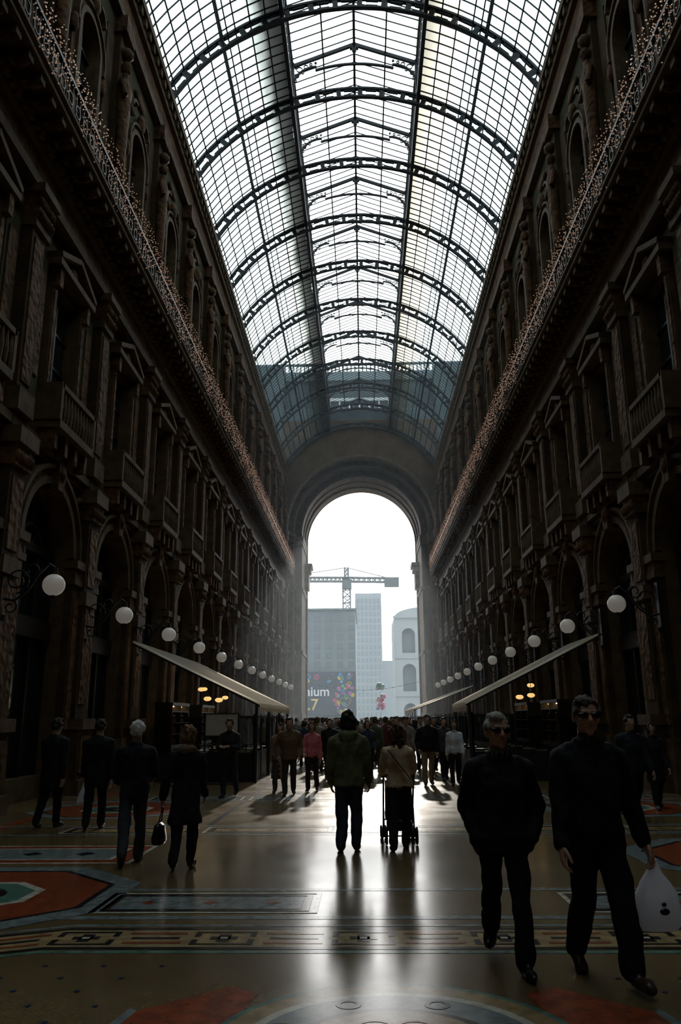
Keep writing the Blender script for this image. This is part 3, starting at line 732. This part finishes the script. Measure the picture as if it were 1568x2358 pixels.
def wrinkle(co,no,amp,sc_):
    return np.array([co[i]+no[i]*(amp*noise.noise(Vector((co[i][0]*sc_,co[i][1]*sc_,co[i][2]*sc_*.6)))) for i in range(len(co))])

def hand(T,base,D,N,W,H,curl,vox,m=3):
    h=MB(); D=Vector(D).normalized(); N=Vector(N); N=(N-D*N.dot(D)).normalized(); W=Vector(W); W=(W-D*W.dot(D)-N*W.dot(N)).normalized()
    u=.110*H; b0=Vector(base)
    rot=Matrix((W,N,D)).transposed()
    h.sph(b0+D*u*.28,(.22*u,.11*u,.32*u),12,8,m,rot=rot); h.limb([b0-D*u*.1,b0+D*u*.15],[.15*u,.16*u],m,8)
    lens=[.40,.45,.42,.33]
    for i,L in enumerate(lens):
        st=b0+D*u*.48+W*u*(.15-.1*i); pts=[b0+D*u*.3+W*u*(.13-.085*i),st]; ang=0; p=st
        for j,fr in enumerate((.45,.32,.23)):
            ang+=curl*(1+.15*i)*(.7,1,.7)[j]; d=D*math.cos(ang)+N*math.sin(ang); p=p+d*L*u*fr; pts.append(p)
        h.limb(pts,[.06*u,.055*u,.05*u,.046*u,.04*u],m,7)
    tp=[b0+D*u*.1+W*u*.1]; tp.append(tp[0]+(D*.6+W*.6+N*.3).normalized()*u*.25); tp.append(tp[1]+(D*.85+W*.25+N*.4).normalized()*u*.2); tp.append(tp[2]+(D*.9+N*.45).normalized()*u*.15)
    h.limb(tp,[.08*u,.07*u,.06*u,.05*u],m,7)
    if vox<.014:
        co,no,fs=fuse(h,.0045,1); T.add(co,fs,m,True)
    else: T.add(h.v,h.f,m,True)
    return b0+D*u*.6+N*.1*u

def make_person(H=1.75,hem=.47,hemw=1.0,puff=1.0,legs=((20,4,0),(-14,22,25)),arms=((-12,7,12,4),(15,7,15,4)),hair='short',turn=0,glasses=False,hood=False,
                vox=.018,female=False,collar=False,belly=0,curl=.3,strap=False,fur=False,pants_w=1.0,pockets=False,hs=1.10,zipc=False,turtle=False,rib=False):
    T=MB(); B=MB(); g_=.93 if female else 1.0
    hipw=.05
    zh=.525*H; low=1e9; L=[]
    for s,(a,kb,fp) in zip((1,-1),legs):
        a=math.radians(a); kb=math.radians(kb); fp=math.radians(fp)
        hip=Vector((s*hipw*H,0,zh)); knee=hip+Vector((s*.004*H,math.sin(a),-math.cos(a)))*.245*H
        knee.x=hip.x+s*.004*H; b2=a-kb; ank=knee+Vector((0,math.sin(b2),-math.cos(b2)))*.235*H
        fw_=Vector((s*.12,math.cos(fp),-math.sin(fp))); dn=Vector((0,-math.sin(fp),-math.cos(fp)))
        heel=ank-fw_*.014*H+dn*.022*H; ball=ank+fw_*.078*H+dn*.027*H; toe=ank+fw_*.108*H+dn*.029*H
        if fp>.3: toe.z+=.018*H
        low=min(low,heel.z-.022*H,ball.z-.018*H,toe.z-.014*H); L.append((s,hip,knee,ank,heel,ball,toe))
    off=Vector((0,0,-low))
    for (s,hip,knee,ank,heel,ball,toe) in L:
        hip,knee,ank,heel,ball,toe=[p+off for p in (hip,knee,ank,heel,ball,toe)]
        q=H*pants_w
        B.limb([hip,hip.lerp(knee,.5),knee,knee.lerp(ank,.35),knee.lerp(ank,.98)],[.055*q,.050*q,.042*q,.041*q,.037*q],1)
        B.limb([ank,heel],[.026*H,.023*H],2); B.limb([heel,ball,toe],[.022*H,.024*H,.016*H],2)
    z0=off.z
    def Z(t): return t*H+z0
    p=puff*g_; W=H*p
    rings=[(0,0,Z(hem),.088*W*hemw*(1.12 if female else 1),.068*W*hemw)]
    if rib: rings=[(0,0,Z(hem),.080*W*hemw,.062*W*hemw),(0,0,Z(hem+.025),.082*W*hemw,.064*W*hemw),(0,0,Z(hem+.045),.094*W*hemw,.074*W*hemw)]
    if hem<.42: rings.append((0,0,Z(.5),.092*W,.07*W))
    rings+=[(0,0,Z(.54),.090*W*(1.06 if female else 1),(.068+belly)*W),(0,.004*H,Z(.62),(.080 if female else .088)*W,(.062+belly)*W),(0,.004*H,Z(.71),.094*W,(.068+belly*.3)*W),(0,-.002*H,Z(.76),.098*W,.062*W),(0,-.004*H,Z(.795),.086*W,.052*W),(0,-.004*H,Z(.825),.055*W,.042*W),(0,.004*H,Z(.85),.038*H,.038*H)]
    B.loft(rings,0,24)
    B.sph((0,0,Z(.535)),(.088*H,.066*H,.06*H),14,10,1 if hem>.5 else 0)
    if collar: B.loft([(0,.0,Z(.812),.064*H,.054*H),(0,.002*H,Z(.85),.054*H,.054*H)],0,16)
    if turtle: B.loft([(0,.006*H,Z(.83),.045*H,.047*H),(0,.010*H,Z(.876),.037*H,.039*H)],7,16)
    if fur or hood:
        B.sph((0,-.04*H,Z(.835)),(.075*H,.05*H,.035*H),14,8,7 if fur else 0); 
        if hood: B.sph((0,-.052*H,Z(.815)),(.07*H,.038*H,.055*H),12,8,0)
    B.limb([(0,-.004*H,Z(.83)),(0,.006*H,Z(.885))],[.034*H*g_,.031*H*g_],3)
    hp=[]
    for s,(sw,ab,be,ab2) in zip((1,-1),arms):
        def dr(a,b): a,b=math.radians(a),math.radians(b); return Vector((s*math.sin(b),math.cos(b)*math.sin(a),-math.cos(b)*math.cos(a)))
        sh=Vector((s*.094*H*g_*(.5+.5*puff),-.003*H,Z(.775))); el=sh+dr(sw,ab)*.165*H; fd=dr(sw+be,ab2); wr=el+fd*.145*H
        B.limb([sh-Vector((s*.03*H,0,-.02*H)),sh,sh.lerp(el,.5),el,el.lerp(wr,.5),wr],[.035*W,.041*W,.038*W,.034*W,.031*W,.0265*W],0)
        N=Vector((-s,.1,0)); Wd=Vector((0,1,.2))
        if abs(sw+be)>60: N=Vector((0,0,-1)); Wd=Vector((-s,0,0))
        if not pockets: hp.append(hand(T,wr+fd*.008*H,fd,N,Wd,H*g_,curl,vox))
        else: B.sph(wr+fd*.02*H+Vector((-s*.01*H,-.015*H,-.012*H)),(.03*H,.03*H,.04*H),10,8,0); hp.append(wr)
    if zipc:
        for i in range(14):
            z=Z(hem+.02+(.80-hem-.02)*i/13); B.sph((.0,.0725*W+belly*W*.8-(.012*W if i>10 else 0),z),(.006,.008,.03),6,5,0)
    co,no,fs=fuse(B,vox,2); mm=matmap(B,co,fs)
    co=wrinkle(co,no,.022 if vox<.014 else .014,8)
    co=wrinkle(co,no,.010,20)
    co[:,2]=np.maximum(co[:,2],0.0)
    T.add(co,fs,mm,True)
    # ---------------- head
    hh=.135*H*hs*(.97 if female else 1); C=Vector((0,.012*H,Z(.932)-.012*(hs-1)*H)); R=Matrix.Rotation(math.radians(turn),3,'Z')
    h=MB()
    def q(x,y,z): return C+R@(Vector((x,y,z))*hh)
    def S(c,r,m=3): h.sph(q(*c),tuple(k_*hh for k_ in r),14,10,m,rot=R)
    S((0,-.03,.09),(.315,.39,.40)); S((0,.10,-.16),(.235,.26,.30)); S((0,.16,.0),(.26,.2,.3)); S((0,.27,-.37),(.11,.09,.1))
    h.limb([q(0,.35,.08),q(0,.44,-.10)],[.035*hh,.06*hh],3,8); S((-.05,.4,-.12),(.04,.04,.035)); S((.05,.4,-.12),(.04,.04,.035))
    h.limb([q(-.17,.30,.12),q(0,.335,.12),q(.17,.30,.12)],[.045*hh]*3,3,8)
    S((0,.345,-.235),(.10,.04,.03)); S((0,.34,-.285),(.085,.04,.03))
    for s in (-1,1): S((s*.325,-.02,-.03),(.035,.085,.12)); S((s*.17,.25,-.1),(.09,.09,.09))
    h.limb([q(0,-.05,-.3),C+Vector((0,-.01*H,-.075*H))],[.24*hh,.24*hh],3,10)
    co,no,fs=fuse(h,.0055 if vox<.014 else .011,2); T.add(co,fs,3,True)
    for s in (-1,1):
        if not glasses: T.sph(q(s*.135,.325,.03),.05*hh,10,8,6); T.sph(q(s*.135,.362,.03),.022*hh,8,6,5)
        else:
            T.sph(q(s*.155,.35,.03),(.15*hh,.045*hh,.08*hh),14,8,5,rot=R); T.cyl(q(s*.29,.32,.06),q(s*.34,-.02,.04),.02*hh,.02*hh,6,5)
    if glasses: T.cyl(q(-.06,.385,.06),q(.06,.385,.06),.02*hh,.02*hh,6,5)
    r=MB()
    def S2(c,rr): r.sph(q(*c),tuple(k_*hh for k_ in rr),14,10,4,rot=R)
    if hair!='bald':
        S2((0,-.07,.15),(.345,.39,.385)); S2((0,.05,.34),(.26,.27,.17)); S2((0,-.17,-.02),(.32,.28,.28))
        if hair=='short': S2((.06,.14,.38),(.22,.17,.12)); S2((.27,.05,.12),(.09,.14,.14)); S2((-.27,.05,.12),(.09,.14,.14))
    if hair in('long','wavy'):
        S2((0,-.22,-.2),(.36,.25,.38)); S2((0,-.30,-.55),(.42,.2,.4)); S2((.25,-.12,-.3),(.15,.2,.4)); S2((-.25,-.12,-.3),(.15,.2,.4)); S2((0,-.33,-.85),(.36,.14,.25))
    if hair=='bob': S2((0,-.15,-.15),(.40,.3,.35)); S2((.28,0,-.1),(.13,.25,.32)); S2((-.28,0,-.1),(.13,.25,.32))
    if hair=='hat': S2((0,-.02,.3),(.38,.43,.26))
    if r.v:
        co,no,fs=fuse(r,.008 if vox<.014 else .013,1)
        a=.035 if hair in('long','wavy','bob') else .02
        co=wrinkle(co,no,a,28); T.add(co,fs,4,True)
    if strap:
        T.beam((-.09*H,-.075*H*puff,Z(.8)),(.1*H,-.085*H*puff,Z(.56)),.012,.03,5,up=(0,1,0))
    return T,hp,z0
def pmats(j,t,sh=(.02,.018,.016),sk=(.42,.24,.16),ha=(.02,.015,.012),ex=(.3,.25,.2)):
    def mm(n,c,r=.8,**kw): return mat('%s_%.3f_%.3f_%.3f'%(n,*c),c,r,**kw)
    return [mm('jacket',j,.85,var=.2,scale=12,bump=.2,bscale=40,spec=.2),mm('trousers',t,.9,var=.15,scale=15,bump=.15,bscale=60,spec=.15),mm('shoe',sh,.4),mm('skin',sk,.5),mm('hair',ha,.6,bump=.6,bscale=60,spec=.3),mm('black_plastic',(.006,.006,.007),.15),mm('eye',(.5,.48,.45),.2),mm('fur',ex,.9,var=.3,scale=40,bump=.8,bscale=80)]
def person(name,x,y,head,mats,extra=None,**kw):
    T,hp,z0=make_person(**kw)
    if extra: extra(T,hp,z0)
    return T.obj(name,mats,(x,y,0),math.radians(head))
BLK=(.009,.009,.011); DK=(.014,.013,.014); JEAN=(.02,.025,.042)
def plastic_bag(T,hp,side,w=.17,h=.42):
    p=hp[side]; n=20; vs=[]; prof=[(0,.015,.02),(-.05,.03,.04),(-.12,.05,.09),(-.2,.085,.14),(-.3,.11,w),(-.38,.1,w*1.02),(-h,.05,w*.85),(-h-.01,.01,.05)]
    for (dz,ry,rx) in prof:
        for i in range(n):
            a=2*pi*i/n; k_=1+.16*noise.noise(Vector((math.cos(a)*2,math.sin(a)*2,dz*14)))
            vs.append((p.x+ry*math.cos(a)*k_,p.y+rx*math.sin(a)*k_,p.z+dz))
    fs=[(j*n+i,j*n+(i+1)%n,(j+1)*n+(i+1)%n,(j+1)*n+i) for j in range(len(prof)-1) for i in range(n)]
    fs.append(tuple((len(prof)-1)*n+i for i in range(n)))
    T.add(vs,fs,8,True)
bagm=bpy.data.materials.new('white_polythene'); bagm.use_nodes=True; nt=bagm.node_tree; bb_=nt.nodes['Principled BSDF']; bb_.inputs['Base Color'].default_value=(.8,.8,.84,1); bb_.inputs['Roughness'].default_value=.3
t_=nt.nodes.new('ShaderNodeBsdfTranslucent'); t_.inputs[0].default_value=(.85,.85,.9,1); x_=nt.nodes.new('ShaderNodeMixShader'); x_.inputs[0].default_value=.5
nt.links.new(bb_.outputs[0],x_.inputs[1]); nt.links.new(t_.outputs[0],x_.inputs[2]); nt.links.new(x_.outputs[0],nt.nodes['Material Output'].inputs[0])

def bagR(T,hp,z0):
    p=hp[1]; n=28; vs=[]
    prof=[(.02,.02,.012),(-.03,.035,.02),(-.08,.06,.035),(-.13,.10,.05),(-.2,.14,.07),(-.27,.16,.085),(-.33,.165,.09),(-.39,.16,.08),(-.43,.13,.05),(-.44,.05,.01)]
    for (dz,rx,ry) in prof:
        for i in range(n):
            a=2*pi*i/n; k_=1+.3*noise.noise(Vector((math.cos(a)*3,math.sin(a)*3,dz*16)))
            vs.append((p.x+rx*math.cos(a)*k_-.02,p.y+ry*math.sin(a)*k_,p.z+dz))
    fs=[(j*n+i,j*n+(i+1)%n,(j+1)*n+(i+1)%n,(j+1)*n+i) for j in range(len(prof)-1) for i in range(n)]
    fs.append(tuple((len(prof)-1)*n+i for i in range(n)))
    T.add(vs,fs,8,True)
    T.sph((p.x-.03,p.y+.092,p.z-.30),(.035,.012,.022),10,6,5); T.sph((p.x-.03,p.y+.09,p.z-.255),(.018,.012,.014),8,6,5)
person('man_with_plastic_bag',1.60,5.9,184,pmats((.010,.010,.013),(.012,.012,.02),(.045,.024,.014),(.44,.24,.16),(.06,.048,.04),(.03,.03,.036))+[bagm],bagR,
       H=1.84,vox=.012,hem=.47,puff=1.18,hemw=1.0,legs=((-6,24,22),(16,2,-4)),arms=((8,9,12,8),(-4,14,14,16)),hair='short',glasses=True,turn=-4,collar=True,belly=.008,curl=.42,pants_w=1.12,hs=1.12,zipc=True,rib=True,turtle=True)
person('man_in_dark_jacket',1.0,6.15,176,pmats((.013,.011,.016),(.010,.011,.016),(.010,.009,.009),(.44,.245,.165),(.30,.28,.25),(.10,.096,.09)),
       H=1.74,vox=.012,hem=.46,puff=1.15,hemw=1.02,legs=((-12,34,34),(13,3,-2)),arms=((-16,16,48,-14),(-16,17,48,-14)),hair='short',glasses=True,turn=16,collar=True,pockets=True,hs=1.12,zipc=True,rib=True,turtle=True)
person('man_in_hooded_parka',-.22,11.15,-2,pmats((.13,.135,.065),(.045,.05,.075),(.02,.018,.016),(.25,.15,.1),(.012,.009,.008)),
       H=1.78,vox=.013,hem=.455,puff=1.26,hemw=1.06,legs=((5,10,2),(-3,6,6)),arms=((8,9,22,6),(4,9,25,2)),hair='bob',hood=True,pants_w=1.1,hs=1.14)
person('woman_pushing_stroller',.46,11.3,0,pmats((.55,.43,.29),(.02,.018,.02),(.015,.012,.01),(.3,.18,.12),(.055,.02,.011)),
       H=1.62,vox=.013,hem=.50,puff=1.22,hemw=1.05,legs=((10,6,0),(-10,16,18)),arms=((28,12,48,0),(28,12,48,0)),hair='wavy',female=True,strap=True,curl=.8)
st=MB()
for s in (-1,1):
    x=s*.21
    st.cyl((x,-.38,.98),(x,.25,.28),.014,.014,8,0); st.cyl((x,-.22,.12),(x,.1,.62),.012,.012,8,0); st.cyl((x,.25,.28),(x,.48,.10),.013,.013,8,0)
    for y,r in ((-.22,.12),(.48,.09)):
        for dx in (-.03,.03):
            o_x=x+dx
            n=16
            for i in range(n):
                a=2*pi*i/n; b2=2*pi*(i+1)/n; st.cyl((o_x,y+(r-.018)*math.cos(a),r+(r-.018)*math.sin(a)),(o_x,y+(r-.018)*math.cos(b2),r+(r-.018)*math.sin(b2)),.018,.018,6,1,caps=False)
            for i in range(5):
                a=2*pi*i/5; st.cyl((o_x,y,r),(o_x,y+(r-.02)*math.cos(a),r+(r-.02)*math.sin(a)),.007,.007,5,0)
        st.cyl((x-.05,y,r),(x+.05,y,r),.018,.018,8,0)
    st.cyl((x,-.38,.98),(x,-.46,1.0),.02,.02,8,1)
st.cyl((-.21,-.22,.12),(.21,-.22,.12),.01,.01,6,0); st.cyl((-.21,.25,.28),(.21,.25,.28),.01,.01,6,0); st.cyl((-.21,-.38,.98),(.21,-.38,.98),.014,.014,6,0)
for (a,b2) in (((-.05,.33),(.25,.38)),((-.05,.33),(-.2,.85))):
    st.beam((0,a[0],a[1]),(0,b2[0],b2[1]),.38,.035,2)
n=8
for i in range(n):
    a0=pi*.15+i*pi*.6/n; a1=pi*.15+(i+1)*pi*.6/n
    st.add([(-.19,.0+.3*math.cos(a0),.72+.3*math.sin(a0)),(.19,.0+.3*math.cos(a0),.72+.3*math.sin(a0)),(.19,.0+.3*math.cos(a1),.72+.3*math.sin(a1)),(-.19,.0+.3*math.cos(a1),.72+.3*math.sin(a1))],[(0,1,2,3)],2,True)
st.box(-.17,.17,-.2,.1,.18,.3,2); st.box(-.15,.15,.28,.42,.12,.14,1)
st.obj('baby_stroller',[iron,mat('rubber',(.012,.012,.012),.7),mat('stroller_fabric',(.03,.03,.05),.9)],(.47,11.88,0))
person('white_haired_man',-2.9,10.3,14,pmats((.015,.015,.021),(.048,.051,.060),(.012,.01,.01),(.3,.18,.12),(.7,.68,.64)),
       H=1.70,vox=.013,hem=.46,puff=1.16,legs=((12,5,0),(-14,18,20)),arms=((20,12,50,-8),(15,12,50,-8)),hair='short',collar=True,turn=-10)
def hbag(T,hp,z0):
    p=hp[1]
    T.loft([(p.x-.03,p.y,p.z-.40,.07,.17),(p.x-.03,p.y,p.z-.36,.085,.19),(p.x-.03,p.y,p.z-.2,.06,.16),(p.x-.03,p.y,p.z-.16,.02,.13)],5,16)
    for q_ in (-1,1):
        T.cyl((p.x-.03,p.y+q_*.1,p.z-.18),(p.x,p.y+q_*.03,p.z+.01),.008,.008,6,5)
person('woman_with_handbag',-2.17,9.96,4,pmats((.018,.015,.016),(.022,.020,.022),(.012,.01,.01),(.3,.18,.12),(.18,.09,.04),(.2,.14,.08)),hbag,
       H=1.62,vox=.013,hem=.30,puff=1.2,hemw=1.12,legs=((4,6,0),(-6,12,12)),arms=((10,8,30,2),(-6,16,18,10)),hair='bob',female=True,fur=True,turn=10)
def bag7(T,hp,z0): plastic_bag(T,hp,1,.12,.34)
person('man_in_black_coat',-4.4,13.4,10,pmats(BLK,BLK,(.01,.01,.01))+[bagm],bag7,H=1.72,hem=.38,puff=1.22,hemw=1.05,legs=((10,5,0),(-10,15,15)),collar=True)
person('man_in_long_coat',-5.25,13.7,-15,pmats(BLK,BLK,(.01,.01,.01)),H=1.74,hem=.33,puff=1.25,hemw=1.1,legs=((6,5,0),(-8,15,12)),collar=True)
person('man_in_overcoat',-3.1,18.66,170,pmats((.02,.018,.018),JEAN),H=1.72,hem=.42,puff=1.15,legs=((8,4,0),(-12,22,20)),arms=((20,12,80,-30),(20,12,80,-30)),collar=True)
person('man_in_brown_jacket',-1.76,19.1,184,pmats((.13,.08,.04),(.045,.04,.035)),H=1.74,hem=.46,puff=1.25,legs=((10,5,0),(-10,18,16)),arms=((-10,20,50,-5),(-10,14,45,-5)))
person('woman_in_camel_coat',-2.08,20.0,182,pmats((.22,.15,.09),(.05,.04,.035)),H=1.64,hem=.20,puff=1.2,hemw=1.15,female=True,hair='bob')
person('woman_in_pink_jacket',-1.29,20.1,176,pmats((.5,.14,.16),(.025,.022,.025),sk=(.35,.2,.15),ha=(.08,.04,.02)),H=1.63,hem=.50,puff=1.15,female=True,hair='bob',arms=((5,12,60,-10),(-5,8,15,4)),legs=((10,5,0),(-8,18,16)))
person('man_in_dark_coat',-1.05,24.7,182,pmats(DK,BLK),H=1.74,hem=.42,puff=1.15)
person('man_in_khaki_trousers',1.67,21.6,182,pmats(DK,(.22,.17,.11)),H=1.78,hem=.48,puff=1.25,legs=((8,4,0),(-8,16,14)),arms=((-15,18,55,-6),(-8,14,30,0)))
person('woman_in_white_jacket',2.38,21.6,178,pmats((.6,.61,.65),(.015,.015,.02),ha=(.03,.02,.015)),H=1.64,hem=.50,puff=1.15,female=True,hair='long',legs=((9,5,0),(-10,18,16)))
person('man_in_grey_jacket',2.3,23.6,185,pmats((.05,.045,.05),BLK),H=1.75,puff=1.15)
person('man_in_anorak',4.6,14.2,186,pmats((.016,.018,.026),BLK),H=1.76,hem=.45,puff=1.2,hair='short')
person('woman_in_dark_coat',5.6,16,175,pmats((.018,.015,.017),BLK),H=1.62,hem=.32,puff=1.15,female=True,hair='bob')
var=[]
vc=[((.07,.055,.05),JEAN,'short',0,.46),((.02,.02,.025),BLK,'short',0,.42),((.16,.11,.07),(.04,.035,.03),'bob',1,.4),((.14,.14,.17),JEAN,'long',1,.48),((.10,.03,.03),BLK,'short',0,.46),((.24,.2,.16),(.05,.05,.05),'hat',0,.46),((.03,.04,.06),BLK,'bob',1,.3),((.06,.065,.04),(.06,.05,.04),'short',0,.48)]
for i,(j,t,h_,fe,hm) in enumerate(vc):
    a=random.uniform(8,16)
    T,_,_=make_person(H=1.66 if fe else 1.76,hem=hm,puff=1.18,hair=h_,female=bool(fe),vox=.024,legs=((a,5,0),(-a,20,18)) if i%2 else ((-a,20,18),(a,5,0)),arms=((-a,9,15,5),(a,9,25,3)))
    var.append(T.obj('pedestrian',pmats(j,t,ha=(.02+.03*(i%3),.015+.02*(i%3),.012+.01*(i%3))),mesh_only=True))
pos=[]
def addp(x,y):
    for (a,b2) in pos:
        if (a-x)**2+(b2-y)**2<.55**2: return
    pos.append((x,y)); place(random.choice(var),'pedestrian',x,y,random.choice([0,pi])+random.uniform(-.3,.3))
for (x,y) in ((.9,22.5),(.35,26),(1.3,25.5),(-.45,28),(.75,28.5),(2.0,29),(-1.6,27.5),(-2.2,29.5),(.1,24.2),(1.7,27.2),(-.7,26.5),(2.3,26.8)): addp(x,y)
for i in range(140):
    y=random.uniform(29,70); w_=2.3 if y<60 else 4.5; addp(random.uniform(-2.3 if y<33 else -4.5,w_),y)
for i in range(60): addp(random.uniform(-7,7),random.uniform(82,108))

# ------------------------------------------------------------------ hazy air inside the arm
hz=bpy.data.materials.new('sunlit_haze'); hz.use_nodes=True; nt=hz.node_tree; nt.nodes.clear()
o_=nt.nodes.new('ShaderNodeOutputMaterial'); v_=nt.nodes.new('ShaderNodeVolumeScatter'); v_.inputs['Color'].default_value=(.80,.92,1,1); v_.inputs['Density'].default_value=.0026; v_.inputs['Anisotropy'].default_value=.45
nt.links.new(v_.outputs[0],o_.inputs['Volume'])
hb_=MB(); hb_.box(-6.9,6.9,36,71,.02,24); hb_.obj('haze_air',[hz])

# ------------------------------------------------------------------ world, sun, camera
el,az=math.radians(20.5),math.radians(1.2)
w=bpy.data.worlds.new('World'); sc.world=w; w.use_nodes=True; nt=w.node_tree; bg=nt.nodes['Background']
tc=nt.nodes.new('ShaderNodeTexCoord'); r=nt.nodes.new('ShaderNodeValToRGB')
dp=nt.nodes.new('ShaderNodeVectorMath'); dp.operation='DOT_PRODUCT'; dp.inputs[1].default_value=(math.sin(az)*math.cos(el),math.cos(az)*math.cos(el),math.sin(el))
nt.links.new(tc.outputs['Generated'],dp.inputs[0]); nt.links.new(dp.outputs['Value'],r.inputs['Fac'])
cr=r.color_ramp; cr.elements[0].position=0; cr.elements[0].color=(.20,.23,.25,1); cr.elements[1].position=1; cr.elements[1].color=(1,.99,.97,1)
for p_,c_ in ((.35,(.225,.25,.265,1)),(.65,(.25,.27,.28,1)),(.85,(.42,.44,.45,1)),(.94,(.8,.81,.82,1))):
    q=cr.elements.new(p_); q.color=c_
nt.links.new(r.outputs['Color'],bg.inputs['Color']); bg.inputs['Strength'].default_value=5.3
sl=bpy.data.lights.new('sun','SUN'); sl.energy=3.6; sl.angle=math.radians(1.6); sl.color=(1,.93,.82)
so=bpy.data.objects.new('sun',sl); COL.objects.link(so)
d=Vector((-math.sin(az)*math.cos(el),-math.cos(az)*math.cos(el),-math.sin(el)))
so.rotation_euler=d.to_track_quat('-Z','Y').to_euler(); so.location=(10,120,60)

th=math.radians(14.83); ps=math.radians(1.55); ro=math.radians(.45)
F=Vector((-math.sin(ps)*math.cos(th),math.cos(ps)*math.cos(th),math.sin(th))); R=Vector((math.cos(ps),math.sin(ps),0)); U=R.cross(F)
R2=R*math.cos(ro)-U*math.sin(ro); U2=U*math.cos(ro)+R*math.sin(ro)
cam=bpy.data.cameras.new('camera'); co_=bpy.data.objects.new('camera',cam); COL.objects.link(co_)
M=Matrix((R2,U2,-F)).transposed().to_4x4(); M.translation=Vector((0,0,1.7)); co_.matrix_world=M
cam.sensor_fit='VERTICAL'; cam.sensor_height=23.6; cam.lens=18.0; cam.clip_end=1000
sc.camera=co_
